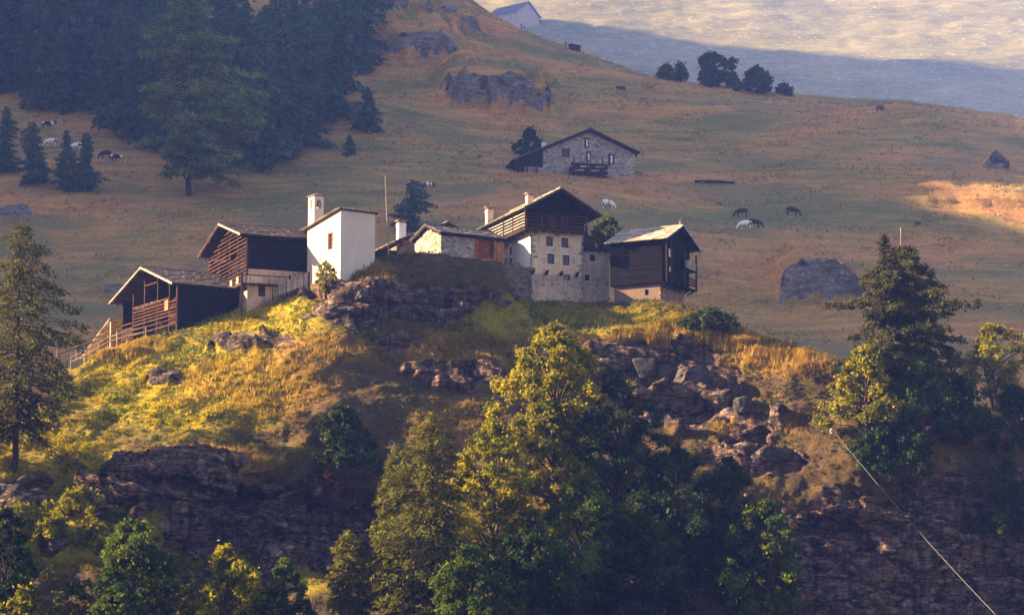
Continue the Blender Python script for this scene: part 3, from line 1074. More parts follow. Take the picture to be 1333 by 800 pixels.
# ------------------------------------------------------------------ the big gabled house
def main_house():
    p, rz = frame_at(691, 398, 346, 21)
    h = empty("gabled_house", p, rz, "tall cream plastered house with wooden balconies under a wide stone gable roof", "house")
    W, D, T = 6.85, 15.0, 9.35
    wins = [(2.15, 3.05, 5.25, 6.55), (4.15, 5.05, 5.2, 6.5), (2.0, 2.9, 7.4, 8.65), (3.98, 4.9, 7.35, 8.6)]
    small = (4.3, 5.15, 3.4, 4.1)
    m = MB()
    wall(m, 'front', 0, 0, W, 3.95, T, wins + [small], .5)
    lw = [(6.4, 7.3, 7.3, 8.5), (6.3, 7.3, 4.7, 6.8), (9.6, 10.4, 7.3, 8.3)]
    wall(m, 'left', 0, .5, D, 4.0, T, lw, .5)
    wall(m, 'left', W, .5, D, 2.0, T, [], .5, -1)
    wall(m, 'front', D, 0, W, 2.0, T, [], .5, -1)
    m.build("wall", P_CREAM, h)
    b = MB()
    wall(b, 'front', .02, 0.02, W, -4.0, 3.945, [small], .5)
    wall(b, 'left', .02, .52, D, -4.0, 3.995, [], .5)
    wall(b, 'left', W - .02, .5, D, -4.0, 1.995, [], .5, -1)
    b.build("base_wall", P_GREY, h)
    # white plaster on the courtyard side, a skin 3 cm proud
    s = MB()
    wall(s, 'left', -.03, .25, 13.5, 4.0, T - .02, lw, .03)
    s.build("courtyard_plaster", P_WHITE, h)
    for q in wins:
        window(h, 'front', 0, q, (1, 2), surround=P_WHITE)
    window(h, 'front', .02, small, (0, 0), 0.08)
    window(h, 'left', 0, lw[0], (1, 1))
    window(h, 'left', 0, lw[2], (1, 1))
    d = MB()
    for k in range(5):
        fbox(d, 'left', 0, 6.32 + k * .195, 6.32 + k * .195 + .18, .12, .17, 4.7, 6.78)
    dd = d.build("door", W_BROWN, h)
    hd = MB().box(.07, .12, 6.5, 6.56, 5.6, 5.75)
    hd.build("handle", IRON, dd)
    # carved stones of the corners and the peg beams
    for side in (0, 1):
        qn = MB()
        qn.box(-.012 if not side else W - .22, .22 if not side else W + .010, -.012, .2, 0, T - .3)
        z = 0.2
        while z < T - .4:
            hgt = random.uniform(.25, .45)
            l = random.uniform(.35, .9)
            if random.random() < .55:
                qn.box(-.015 if not side else W - l, l if not side else W + .013, -.025, .2, z, z + hgt)
            z += hgt + random.uniform(.15, .5)
        qn.build("corner_stones", S_PALE, h)
    for x in (.25, 2.05, 3.95, 6.0):
        pg = MB().beam((x - .45, -.95, 3.85), (x + .25, .2, 4.45), .3, .3)
        pg.build("peg_beam", W_DARK, h)
    # timber gable storey
    za, xa, sl = 14.35, 3.4, .56
    zf = lambda u: za - .35 - sl * abs(u - xa)
    g = MB()
    gable_boards(g, 'front', .3, -.3, W + .3, T + .12, zf, .26)
    gable_boards(g, 'left', -.02, 0.3, D - .4, T + .12, lambda u: za - .45 - sl * (xa + .02), .26)
    gable_boards(g, 'left', W - .04, 0.3, D - .4, T + .12, lambda u: za - .45 - sl * (W - xa), .26)
    gable_boards(g, 'front', D - .4, 0, W, T + .12, zf, .3)
    for x in (0.0, 2.3, 4.6, 6.8):
        g.box(x - .11, x + .11, .16, .34, T + .1, zf(x))
    g.build("timber_gable", W_SHADED, h)
    dr = MB()
    for x0 in (2.45, 4.0):
        for k in range(4):
            dr.box(x0 + k * .24, x0 + k * .24 + .22, .22, .29, T + .15, T + 2.05)
    dr.build("gable_door", W_RED, h)
    # balconies: front and left, one joined to the other
    fl = MB()
    fl.box(-1.15, W + .1, -1.15, .28, T - .02, T + .10)
    fl.box(-1.15, -.03, .28, 11.5, T - .02, T + .10)
    for x in np.arange(-.9, W, 1.25):
        fl.box(x - .1, x + .1, -1.12, .6, T - .24, T - .022)
    for y in np.arange(.9, 11.4, 1.5):
        fl.box(-1.12, .3, y - .1, y + .1, T - .24, T - .022)
    fl.box(-1.20, W + .12, -1.20, -1.10, T - .30, T + .14)
    fl.box(-1.20, -1.10, -1.10, 11.5, T - .30, T + .14)
    bal = fl.build("balcony", W_BROWN, h)
    rl = MB()
    for z, w in ((.45, .22), (.95, .10), (1.35, .10), (1.75, .12)):
        rl.box(-1.10, W + .05, -1.13, -1.09, T + z - w / 2, T + z + w / 2)
    rl.build("front_railing", W_RED, bal)
    lt = MB()
    for z in (.35, .72, 1.09, 1.46, 1.83):
        lt.box(-1.16, -1.11, -1.1, 6.2, T + z - .055, T + z + .055)
        lt.box(-1.15, -1.10, 6.25, 11.4, T + z - .055, T + z + .055)
    lt.build("side_railing", W_PALE, bal)
    for x, y, top in ((-1.13, -1.13, 2.15), (1.1, -1.12, 2.9), (3.4, -1.12, 1.8), (W, -1.12, 2.1), (-1.13, 3.0, 2.1), (-1.13, 6.2, 2.1), (-1.13, 11.4, 2.1)):
        ps = MB().box(x - .085, x + .085, y - .085, y + .085, T + .14, T + top)
        ps.build("post", W_BROWN, bal)
    lo = MB().box(-1.0, W - .02, -1.045, -1.025, T + .36, T + .56)
    lo.build("pale_kickboard", W_PALE, bal)
    cl = MB()
    cl.hexa([(2.2, -.98, T + 2.55), (2.75, -.98, T + 2.45), (2.75, -.95, T + 2.45), (2.2, -.95, T + 2.55), (2.25, -.98, T + 2.8), (2.8, -.98, T + 2.7), (2.8, -.95, T + 2.7), (2.25, -.95, T + 2.8)])
    gable_roof_y(h, -1.35, 8.75, xa, za, sl, sl, -1.7, D + .4, SLATE, W_DARK)
    chimney(h, .0, 14.3, 11.2, 14.2, .8)
    chimney(h, 1.8, 5.0, 12.6, 14.45, .75)
    # annex with a roof terrace on the right
    aw = [(8.0, 8.75, 6.05, 6.9), (7.35, 8.0, 3.6, 4.4)]
    a = MB()
    wall(a, 'front', .7, W, 10.55, -4, 7.35, aw, .5)
    wall(a, 'left', 10.55, 1.2, 8.5, -4, 7.35, [], .5, -1)
    a.box(W + .5, 10.0, 1.25, 8.4, 7.0, 7.3)
    an = a.build("annex_wall", P_GREY, h)
    for q in aw:
        window(h, 'front', .7, q, (0, 0), surround=P_CREAM)
    lg = MB()
    lg.box(W + .02, 10.95, .3, .95, 7.36, 7.66)
    lg.box(10.4, 10.95, .96, 8.6, 7.36, 7.66)
    for x in np.arange(W + .5, 10.8, .9):
        lg.box(x - .07, x + .07, .35, .7, 7.18, 7.355)
    tl = lg.build("terrace_ledge", W_DARK, h)
    bx = MB().box(7.1, 7.75, .45, .9, 7.67, 8.15)
    bx.build("flower_box", W_RED, tl)
    sv = MB()
    gable_boards(sv, 'front', 2.2, W + .05, 9.4, 7.67, lambda u: 10.6 - .5 * (u - W), .3)
    sv.build("terrace_shed_boards", W_DARK, tl)
    return h


HOUSE = main_house()


def courtyard():
    p, rz = frame_at(691, 398, 346, 21)
    w = empty("retaining_wall", p, rz, "dry stone retaining wall carrying the courtyard beside the tall cream house", "wall")
    m = MB()
    wall(m, 'front', -.25, -3.9, -.03, -4, 4.5, [], 1.0)
    m.build("masonry", S_DARK, w)
    m = MB()
    m.box(-9.0, -.05, .76, 15, 3.4, 4.42)
    m.build("courtyard_floor", S_WALL, w)
    c = MB()
    x = -3.95
    while x < -.1:
        e = min(x + random.uniform(.35, .7), -.05)
        c.box(x, e - .02, -.32, .7, 4.51, 4.62 + random.uniform(0, .12))
        x = e
    c.build("coping", S_WALL, w)
    # stair rail in the yard
    s = empty("stair_railing", p, rz, "wooden stair railing in the sunny courtyard below the balcony", "railing")
    m = MB()
    a, b = Vector((-2.2, 5.6, 4.45)), Vector((-1.0, .9, 4.45))
    top = [Vector((-2.4, 6.6, 6.25)), Vector((-1.7, 4.0, 6.25)), Vector((-1.2, 1.4, 4.95))]
    for i in range(2):
        for dz in (0, -.45):
            m.beam(top[i] + Vector((0, 0, dz)), top[i + 1] + Vector((0, 0, dz)), .09, .09)
    m.build("rail", W_ORANGE, s)
    for q in (top[0], top[1], (top[1] + top[2]) / 2, top[2]):
        MB().box(q.x - .06, q.x + .06, q.y - .06, q.y + .06, 4.4, q.z + .12).build("post", W_ORANGE, s)
    st = MB()
    for k in range(7):
        st.box(-1.1, -.1, 1.2 + k * .36, 1.2 + k * .36 + .4, 4.42, 4.6 + k * .19)
    st.build("steps", S_WALL, s)
    t = MB().tube([(-2.2, 2.8, 4.42), (-2.2, 2.8, 4.95), (-2.2, 2.8, 5.0)], [.42, .46, .40], 12)
    o = t.build("barrel", W_BROWN, None)
    o.location = p
    o.rotation_euler = (0, 0, rz)
    tag(o, "round wooden barrel standing in the courtyard by the stair", "barrel")


courtyard()


# ------------------------------------------------------------------ dark granary on a stone base
def granary():
    p, rz = frame_at(862, 400, 341, 61)
    g = empty("granary", p, rz, "dark timber granary on a pale stone base with sunlit slate roof", "granary")
    W, D = 7.9, 6.9
    m = MB()
    hole = [(2.0, 2.5, 1.7, 2.4)]
    wall(m, 'left', .45, .45, D - .3, -4, 3.0, hole, .5)
    wall(m, 'front', .45, .95, W - .9, -4, 3.0, [], .5)
    wall(m, 'left', W - .9, .95, D - .3, -4, 3.0, [], .5, -1)
    m.build("stone_base", P_OCHRE, g)
    window(g, 'left', .45, hole[0], (0, 0), .06)
    q = MB()
    q.box(.435, .8, .435, .8, -1.5, 2.95)
    for k in range(9):
        z = -1.2 + k * .46
        q.box(.42, .42 + random.uniform(.5, 1.3), .42, .8, z, z + .4)
    q.build("corner_stones", S_WARM, g)
    q = MB()
    q.box(W - 1.25, W - .885, .435, .8, -1.5, 2.95)
    for k in range(9):
        z = -1.2 + k * .46
        q.box(W - 1.2 - random.uniform(.5, 1.3), W - .88, .42, .8, z, z + .4)
    q.build("corner_stones", S_WARM, g)
    za, xa, sl = 10.35, 3.9, .50
    zf = lambda u: za - .35 - sl * abs(u - xa)
    b = MB()
    gable_boards(b, 'left', 0, 0, D, 3.05, lambda u: za - .35 - sl * xa, .27, .16)
    b.build("log_wall", W_SHADED, g)
    f = MB()
    gable_boards(f, 'front', .02, .17, 5.0, 3.05, zf, .27, .14)
    gable_boards(f, 'front', 1.6, 5.0, W, 3.05, zf, .27, .14)
    gable_boards(f, 'front', .05, 5.0, W, 7.0, zf, .27, .1)
    f.build("gable_wall", W_SHADED, g)
    r = MB()
    gable_boards(r, 'left', W - .1, .2, D, 3.05, lambda u: za - .4 - sl * (W - xa), .27, .12)
    gable_boards(r, 'front', D - .1, 0, W, 3.05, zf, .27, .1)
    r.box(.2, W - .2, .2, D - .2, 3.05, 3.12)
    r.build("rear_wall", W_SHADED, g)
    gl = MB()
    gl.box(-.2, W + .45, -.75, .0, 3.0, 3.12)
    gl.box(4.8, W + .45, -.75, 1.55, 5.3, 5.4)
    for x in np.arange(.0, W + .3, 1.1):
        gl.beam((x, -.72, 3.0), (x, .4, 2.55), .14, .16)
    for z in (3.45, 3.8, 4.15):
        gl.box(.0, W + .4, -.72, -.67, z, z + .22)
    ga = gl.build("gallery", W_SHADED, g)
    rr = MB()
    for z in (5.65, 5.95, 6.25):
        rr.box(5.0, W + .4, -.70, -.65, z - .05, z + .05)
    for k in range(6):
        rr.beam((5.1 + k * .5, -.72, 5.5), (5.5 + k * .5, -.70, 6.5), .07, .05)
    rr.build("gallery_lattice", W_PALE, ga)
    for x in (.0, 1.3, 5.0, W + .3):
        MB().box(x - .1, x + .1, -.72, -.55, 3.12, min(zf(x) - .05, 7.4 + (x < 3) * 1.0)).build("post", W_BROWN, ga)
    wb = [(1.9, 2.4, 6.4, 7.35), (2.0, 2.5, 4.5, 5.2)]
    for w in wb:
        s = MB()
        fbox(s, 'front', -.04, w[0], w[1], 0, .05, w[2], w[3])
        s.build("window", CLOTH_W, g)
    gable_roof_y(g, -.55, W + .75, xa, za, sl, sl, -1.05, D + .5, SLATE_L, W_SHADED, sw=.9, sh=.62, thick=.09)
    fin = MB().tube([(xa, -.6, za + .05), (xa, -.6, za + .5), (xa, -.6, za + .72)], [.12, .10, .03], 6)
    fin.build("ridge_finial", W_PALE, g)
    w = empty("garden_wall", p, rz, "low crumbling reddish stone wall below the dark granary", "wall")
    m = MB()
    for k in range(26):
        x = W - 1.8 + (k % 7) * .48
        z = -1.6 + (k // 7) * .42
        m.hexa([(x, -.5, z), (x + .44, -.5, z), (x + .44, .2, z), (x, .2, z), (x + .03, -.46, z + .38), (x + .42, -.48, z + .4), (x + .42, .2, z + .39), (x + .03, .2, z + .38)])
    m.build("masonry", S_WARM, w)


granary()


# ------------------------------------------------------------------ white chapel with its bell turret
def chapel():
    p, rz = frame_at(443, 352, 338, 35)
    c = empty("chapel", p, rz, "small white chapel with a bell turret on the crest of the knoll", "chapel")
    W, D = 4.8, 7.6
    zt = lambda y: 7.35 - y * 1.25 / 7.6
    hole = (1.85, 2.75, 2.85, 4.75)
    m = MB()
    for a, b, z0, z1 in wall_cells(0, D, -6, 5.6, [hole]):
        m.box(0, .5, a, b, z0, z1)
    for a, b in ((0, hole[0]), (hole[0], hole[1]), (hole[1], D)):
        m.add([(0, a, 5.6), (.5, a, 5.6), (.5, b, 5.6), (0, b, 5.6), (0, a, zt(a)), (.5, a, zt(a)), (.5, b, zt(b)), (0, b, zt(b))],
              [(3, 2, 1, 0), (4, 5, 6, 7), (0, 1, 5, 4), (1, 2, 6, 5), (2, 3, 7, 6), (3, 0, 4, 7)])
    m.box(.5, W, 0, .5, -6, zt(0.5))
    m.add([(W - .5, .5, -6), (W, .5, -6), (W, D, -6), (W - .5, D, -6), (W - .5, .5, zt(.5)), (W, .5, zt(.5)), (W, D, zt(D)), (W - .5, D, zt(D))],
          [(3, 2, 1, 0), (4, 5, 6, 7), (0, 1, 5, 4), (1, 2, 6, 5), (2, 3, 7, 6), (3, 0, 4, 7)])
    m.box(.5, W - .5, D - .5, D, -6, zt(D))
    m.build("wall", P_CHAPEL, c)
    w = window(c, 'left', 0, hole, (1, 3), .08, frame=W_ORANGE)
    s = MB()
    fbox(s, 'left', 0, hole[0] - .16, hole[0] - .003, -.025, .12, hole[2] - .1, hole[3] + .16)
    fbox(s, 'left', 0, hole[1] + .003, hole[1] + .16, -.025, .12, hole[2] - .1, hole[3] + .16)
    fbox(s, 'left', 0, hole[0] - .003, hole[1] + .003, -.023, .12, hole[3] + .003, hole[3] + .16)
    s.build("window_surround", W_ORANGE, w)
    r = MB()
    r.slates((-.32, -.28, zt(-.28) + .0), (0, D + 1.2, zt(D + .92) - zt(-.28)), (W + .62, 0, 0), .07, .9, .7, over=.1)
    rf = r.build("roof", SLATE, c)
    e = MB()
    e.hexa([(-.28, -.25, zt(-.25) - .10), (W + .28, -.25, zt(-.25) - .10), (W + .28, D + .85, zt(D + .85) - .10), (-.28, D + .85, zt(D + .85) - .10),
            (-.28, -.25, zt(-.25) + .03), (W + .28, -.25, zt(-.25) + .03), (W + .28, D + .85, zt(D + .85) + .03), (-.28, D + .85, zt(D + .85) + .03)])
    for y in (D + .25, D + .6):
        e.beam((-.2, y, zt(y) - .2), (W, y, zt(y) - .2), .14, .18)
    e.build("eaves", W_BROWN, rf)
    # turret
    x0, x1, y0, y1 = 0.0, 1.32, 6.1, 7.5
    t = MB()
    t.box(x0, x1, y0, y1, 6.0, 8.45)
    pw = .3
    for a, b in ((x0, x0 + pw), (x1 - pw, x1)):
        t.box(a, b, y0, y0 + pw, 8.45, 9.55)
        t.box(a, b, y1 - pw, y1, 8.45, 9.55)
    # slits on the sides, arch on the faces
    for a in (x0, x1 - .25):
        t.box(a, a + .25, y0 + pw, y0 + .52, 8.45, 9.55)
        t.box(a, a + .25, y1 - .52, y1 - pw, 8.45, 9.55)
    for ya in (y0, y1 - .28):
        n = 6
        cx, rad = (x0 + x1) / 2, (x1 - x0) / 2 - pw
        for k in range(n):
            t0, t1 = math.pi * k / n, math.pi * (k + 1) / n
            pa, pb = (cx - rad * math.cos(t0), 9.2 + rad * math.sin(t0)), (cx - rad * math.cos(t1), 9.2 + rad * math.sin(t1))
            t.prism([pa, pb, (pb[0], 9.58), (pa[0], 9.58)], 'y', ya, ya + .28)
    t.box(x0, x1, y0, y1, 9.58, 9.95)
    tw = t.build("bell_turret", P_CHAPEL, c)
    k = MB()
    k.box(x0 - .16, x1 + .16, y0 - .16, y1 + .16, 9.955, 10.05)
    k.add([(x0 - .12, y0 - .12, 10.05), (x1 + .12, y0 - .12, 10.05), (x1 + .12, y1 + .12, 10.05), (x0 - .12, y1 + .12, 10.05), (.66, 6.8, 10.42)],
          [(0, 1, 4), (1, 2, 4), (2, 3, 4), (3, 0, 4)])
    k.build("turret_cap", SLATE, tw)
    bl = MB()
    pr = [(9.25, .05), (9.2, .14), (9.08, .19), (8.9, .23), (8.76, .28), (8.70, .34)]
    bl.tube([(.66, 6.55, z) for z, _ in pr], [q for _, q in pr], 14)
    bl.tube([(.66, 6.55, 8.75), (.66, 6.55, 8.58)], [.03, .05], 8)
    bl.beam((.25, 6.55, 9.3), (1.07, 6.55, 9.3), .1, .12)
    bl.build("bell", BRONZE, tw)
    sh = MB().box(-.05, .0 - .003, 7.25, 7.55, 5.3, 6.0)
    return c


chapel()

# ------------------------------------------------------------------ slatted barn beside the chapel
def slat_barn():
    p, rz = frame_at(320.5, 395, 344, 22)
    b = empty("slatted_barn", p, rz, "dark timber barn with a gable of sunlit horizontal slats beside the chapel fence", "barn")
    W, D = 8.6, 16.4
    za, ya, sl = 11.0, 8.5, .295
    zf = lambda u: za - .4 - sl * abs(u - ya)
    s = MB()
    z = 3.2
    while z < 10.2:
        us = [u for u in np.linspace(.15, D - .1, 200) if zf(u) > z + .2]
        if us:
            u = us[0]
            while u < us[-1] - .2:
                e = min(u + random.uniform(2.5, 5.5), us[-1])
                if random.random() < .93:
                    j = random.uniform(-.04, .04)
                    s.box(-.06 + j * .3, -.0 + j * .3, u, e - .05, z + j, z + .15 + j)
                u = e
        z += .47
    s.build("gable_slats", W_RED, b)
    for y in (.0, 3.8, 7.2, 12.0, D - .1):
        MB().box(.02, .22, y, y + .2, 2.6, zf(y) + .1).build("post", W_BROWN, b)
    i = MB()  # dark sheets put in for the shade behind the slats
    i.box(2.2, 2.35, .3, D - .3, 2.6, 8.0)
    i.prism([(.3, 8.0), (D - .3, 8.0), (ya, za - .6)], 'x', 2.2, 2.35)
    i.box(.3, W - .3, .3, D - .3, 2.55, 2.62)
    i.build("interior_shade_sheet", SHADE_IN, b)
    f = MB()
    gable_boards(f, 'front', 0, .24, W, 4.3, lambda u: za - .5 - sl * ya, .26, .1)
    for z in (4.75, 6.0):
        f.box(1.6, W - 1.2, -.10, -.02, z, z + .12)
    for x in (1.3, 1.6, 5.0):
        f.box(x, x + .15, -.12, -.02, 4.3, 5.2)
    gable_boards(f, 'left', W - .1, .1, D, 2.6, zf, .3, .1)
    gable_boards(f, 'front', D - .1, .1, W, 2.6, lambda u: za - .5 - sl * ya, .3, .1)
    f.build("plank_wall", W_SHADED, b)
    v = MB()
    wall(v, 'front', .04, .1, W, -5, 4.28, [(1.5, 2.4, 1.0, 2.6)], .4)
    wall(v, 'left', .1, .44, D, -6, 2.55, [(4, 5.2, .3, 1.9)], .4)
    v.build("lower_wall", P_GREY, b)
    d = MB().box(1.5, 2.4, .3, .36, 1.0, 2.6)
    d.build("door", W_BROWN, b)
    # balcony round the near corner
    fl = MB()
    fl.box(-.9, -.01, -.9, D, 2.28, 2.40)
    fl.box(-.01, 5.2, -.9, .03, 2.28, 2.40)
    fl.box(-.96, -.88, -.9, D, 2.10, 2.45)
    for y in np.arange(.2, D, 1.6):
        fl.beam((-.85, y, 2.25), (.3, y, 1.7), .14, .14)
    fl.box(-.96, -.88, -.9, D, 3.30, 3.40)
    fl.box(-.9, 5.2, -.96, -.88, 3.30, 3.40)
    bal = fl.build("balcony", W_BROWN, b)
    pk = MB()
    for x in np.arange(-.75, 5.2, .2):
        pk.box(x, x + .11, -.93, -.90, 2.42, 3.30)
    pk.build("balusters", W_PALE, bal)
    for y in (.3, 3.0, 6.0, 9.2, 12.4):
        MB().box(-.93, -.90, y, y + .95, 2.46, 3.28).build("pale_panel", W_PALE, bal)
    for x, y in ((-.92, -.92), (5.15, -.92), (-.92, D - .1), (-.92, 6.9)):
        MB().box(x - .09, x + .09, y - .09, y + .09, 2.40, 3.6).build("post", W_BROWN, bal)
    MB().box(-.85, -.70, -.80, -.65, -4, 2.27).build("prop", W_BROWN, b)
    gable_roof_x(b, -.95, D + 1.3, ya, za, sl, sl, -1.15, W + .6, SLATE_B, W_BROWN, sw=.9, sh=.65)
    fb = MB()
    fb.beam((-1.17, -.95, za - sl * (ya + .95) - .02), (-1.17, ya, za - .02), .05, .22)
    fb.build("barge_board", W_PALE, b)


slat_barn()


# ------------------------------------------------------------------ open timber barn lower down
def open_barn():
    p, rz = frame_at(230, 419, 343, 31.6)
    b = empty("open_barn", p, rz, "open fronted reddish timber barn with a steep gable, lowest of the hamlet", "barn")
    W, D = 8.5, 16.0
    za, ya, sl = 7.65, 8.3, .345
    zf = lambda u: za - .35 - sl * abs(u - ya)
    for y in (0.0, 2.1, 5.5, 9.3, 12.6, 15.8):
        MB().box(-.02, .17, y, y + .19, -5, zf(y) + .1).build("post", W_RED, b)
    r = MB()
    for z in (1.05, 1.45, 1.85, 2.25, 2.65):
        r.box(-.09, -.03, 0.1, 12.4, z - .08, z + .08)
    for z in (-.1, .5):
        r.box(-.09, -.03, .0, 15.9, z - .07, z + .07)
    r.box(-.1, -.03, 2.1, 12.7, 3.1, 3.28)
    r.box(-.1, -.03, 5.5, 9.4, 5.5, 5.68)
    for z in (.15, .8, 1.4, 2.0):
        r.box(-.09, -.03, .1, 1.8, z - .08, z + .08)
        r.box(-.085, -.03, 12.6, 15.9, z - .6, z - .44)
    r.build("rails", W_RED, b)
    hatch = MB()
    for k in range(4):
        hatch.box(-.16, -.10, 2.2 + k * .27, 2.2 + k * .27 + .25, 1.75, 3.0)
    hatch.build("hatch", W_ORANGE, b)
    lo = MB()
    lo.box(.3, 3.2, .3, 13.0, 2.75, 2.95)
    lo.build("loft_floor", W_BROWN, b)
    i = MB()  # dark sheet standing in for the shaded depth of the barn
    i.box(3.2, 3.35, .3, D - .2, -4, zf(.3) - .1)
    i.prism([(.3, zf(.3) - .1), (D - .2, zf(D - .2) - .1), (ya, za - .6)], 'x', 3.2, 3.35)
    i.build("interior_shade_sheet", SHADE_IN, b)
    f = MB()
    gable_boards(f, 'front', 0, .2, W, -4, lambda u: za - .45 - sl * ya, .25, .09)
    gable_boards(f, 'left', W - .1, 0, D, -4, zf, .3, .1)
    gable_boards(f, 'front', D - .05, .2, W, -5, lambda u: za - .45 - sl * (D - ya), .28, .09)
    f.box(2.6, 2.78, -.1, -.01, -4, 3.6)
    f.build("plank_wall", W_SHADED, b)
    gable_roof_x(b, -.85, 17.6, ya, za, sl, sl, -1.1, W + .5, SLATE_B, W_BROWN, sw=.85, sh=.6)
    fb = MB()
    fb.beam((-1.12, -.85, za - sl * (ya + .85) - .02), (-1.12, ya, za - .02), .05, .2)
    fb.beam((-1.12, 17.6, za - sl * (17.6 - ya) - .02), (-1.12, ya, za - .02), .05, .2)
    fb.build("barge_board", W_PALE, b)
    # split logs drying on the loft edge
    w = empty("firewood", (0, 0, 0), 0, "row of pale firewood drying on the open barn's loft", "firewood")
    m = MB()
    for k in range(46):
        y = 4.8 + k * .16 + random.uniform(-.03, .03)
        for q in range(random.choice((1, 2, 2))):
            z = 3.06 + q * .2 + random.uniform(0, .05)
            m.tube([(.05 + random.uniform(-.1, .05), y, z), (.9, y + random.uniform(-.1, .1), z)], [.085, .085], 5)
    m.build("logs", W_PALE, w)
    w.location, w.rotation_euler = p, (0, 0, rz)
    # lean-to on the downhill side
    l = empty("lean_to_shed", p, rz, "low lean-to shed with a pale sloping roof on the open barn's downhill side", "shed")
    m = MB()
    m.slates((-1.2, 26.0, -1.6), (4.6, 0, 0), (0, -8.9, 4.0), .07, .9, .7)
    m.build("roof", SLATE_L, l)
    m = MB()
    wall(m, 'left', .1, 17.6, 25.2, -7, -.95, [(19.0, 20.4, -4.2, -2.0)], .3)
    m.box(.4, 3.0, 24.9, 25.2, -7, -1.6)
    m.build("wall", P_CREAM, l)
    for y in (17.3, 21.0, 25.3):
        MB().box(-.95, -.8, y, y + .15, -8, 2.2 - (y - 17.1) * .45).build("post", W_PALE, l)
    m = MB()
    for z in (-3.2, -2.5):
        m.box(-.98, -.92, 17.3, 25.4, z, z + .12)
    m.build("rail", W_PALE, l)


open_barn()


# ------------------------------------------------------------------ stone cottage, the house behind it, odds and ends
def cottage():
    p, rz = frame_at(574, 342, 344, 32.4)
    c = empty("stone_cottage", p, rz, "low rubble stone cottage with red boarded end between chapel and tall house", "cottage")
    W, D = 8.7, 6.2
    za, ya, sl = 5.0, 3.1, .38
    zf = lambda u: za - .2 - sl * abs(u - ya)
    m = MB()
    wall(m, 'front', 0, 0, 4.7, -4, 3.62, [], .5)
    m.prism([(.5, -4), (D, -4), (D, zf(D)), (ya, zf(ya)), (.5, zf(.5))], 'x', .0, .5)
    m.prism([(.0, -4), (D, -4), (D, zf(D)), (ya, zf(ya)), (0, zf(0))], 'x', W - .4, W)
    wall(m, 'front', D - .5, .5, W - .4, -4, 3.6, [], .5)
    wall(m, 'front', .05, 4.7, W - .4, -4, .95, [], .5)
    m.build("stone_wall", S_PALE, c)
    v = MB()
    x = 4.72
    while x < 7.35:
        v.box(x, x + .2, .12 + random.uniform(-.01, .01), .18, .96, 3.5)
        x += .215
    v.build("red_boards", W_BOARD, c)
    v = MB()
    v.box(7.4, 7.5, -.35, .2, .3, 3.4)
    x = 7.52
    while x < 8.75:
        v.box(x, x + .2, -.33, -.27, .6, 3.2)
        x += .215
    for k in range(3):
        v.box(7.34, 7.398, -.35 + k * .19, -.35 + k * .19 + .17, .6, 3.3)
    v.build("sunlit_boards", W_ORANGE, c)  # more of the red boards, with the sunlit orange put into the colour
    gable_roof_x(c, -.55, D + .5, ya, za, sl, sl, -.45, W + .4, SLATE_D, W_DARK, sw=.8, sh=.6)
    # gable peeking out behind
    q, rq = frame_at(556, 345, 354, 21)
    h = empty("back_house", q, rq, "house half hidden behind the stone cottage, brown eaves and whitewashed chimney", "house")
    m = MB()
    m.prism([(-4.0, -3), (8.0, -3), (8.0, 2.9), (2.4, 5.0), (-4.0, 2.45)], 'y', 0, 8)
    m.build("wall", S_WALL, h)
    gable_roof_y(h, -4.6, 8.6, 2.4, 5.35, .41, .41, -1.2, 9, SLATE, W_RED, sw=.8, sh=.6)
    fb = MB()
    fb.beam((-4.6, -1.22, 5.33 - .41 * 7.0), (2.4, -1.22, 5.33), .05, .26)
    fb.build("barge_board", W_RED, h)
    chimney(h, -3.2, .6, 2.2, 5.1, .95, True, P_WHITE)
    # log pile and boards near the pole
    p2, r2 = frame_at(490, 330, 343, 25)
    w = empty("wood_pile", p2, r2, "dark pile of logs and boards between the white chapel and the pole", "wood pile")
    m = MB()
    for k in range(22):
        y, z = (k % 6) * .3, (k // 6) * .27
        m.tube([(.1 + random.uniform(0, .2), y, z - .4), (2.7 + random.uniform(-.2, .2), y, z - .4)], [.14, .14], 7)
    m.build("logs", W_BROWN, w)
    m = MB()
    m.beam((1.6, -.5, -1.0), (3.3, -.3, 1.6), .16, .1)
    m.beam((2.6, -.4, 1.0), (3.4, .2, 1.2), .12, .1)
    m.build("boards", W_DARK, w)
    a, b2 = at(505.5, 326, 342), at(501.5, 229.5, 342)
    m = MB().tube([(0, 0, -.6), (0, 0, 0), tuple((b2 - a) * .5), tuple(b2 - a)], [.10, .09, .07, .05], 8)
    m.tube([tuple(b2 - a), tuple((b2 - a) + Vector((0, 0, .12)))], [.07, .04], 8)
    o = m.build("flagpole", W_PALE)
    o.location = a
    tag(o, "tall thin whitish pole standing to the right of the chapel", "pole")


cottage()


# ------------------------------------------------------------------ fences
def rail_fence(pts, Y, label, hgt=1.3, rails=(0.6, 1.2), step=1.9, mat=None):
    P = []
    for (px, py), yy in zip(pts, Y):
        P.append(at(px, py, yy))
    o = empty("rail_fence", P[0], 0, label, "fence")
    r = MB()
    posts = []
    for i in range(len(P) - 1):
        L = (P[i + 1] - P[i]).length
        n = max(1, int(round(L / step)))
        for k in range(n + (i == len(P) - 2)):
            q = P[i].lerp(P[i + 1], k / n) - P[0]
            posts.append(q)
    for q in posts:
        h = hgt * random.uniform(.95, 1.2)
        tl = Vector((random.uniform(-.06, .06), random.uniform(-.06, .06), 0))
        MB().beam(q - Vector((0, 0, 1.0)), q + Vector((0, 0, h)) + tl, .13, .13).build("post", mat or W_GREY, o)
    for z in rails:
        for a, b in zip(posts[:-1], posts[1:]):
            r.beam(a + Vector((0, -.08, z + random.uniform(-.05, .05))), b + Vector((0, -.08, z + random.uniform(-.05, .05))), .08, .13)
    r.build("rails", mat or W_GREY, o)
    return o


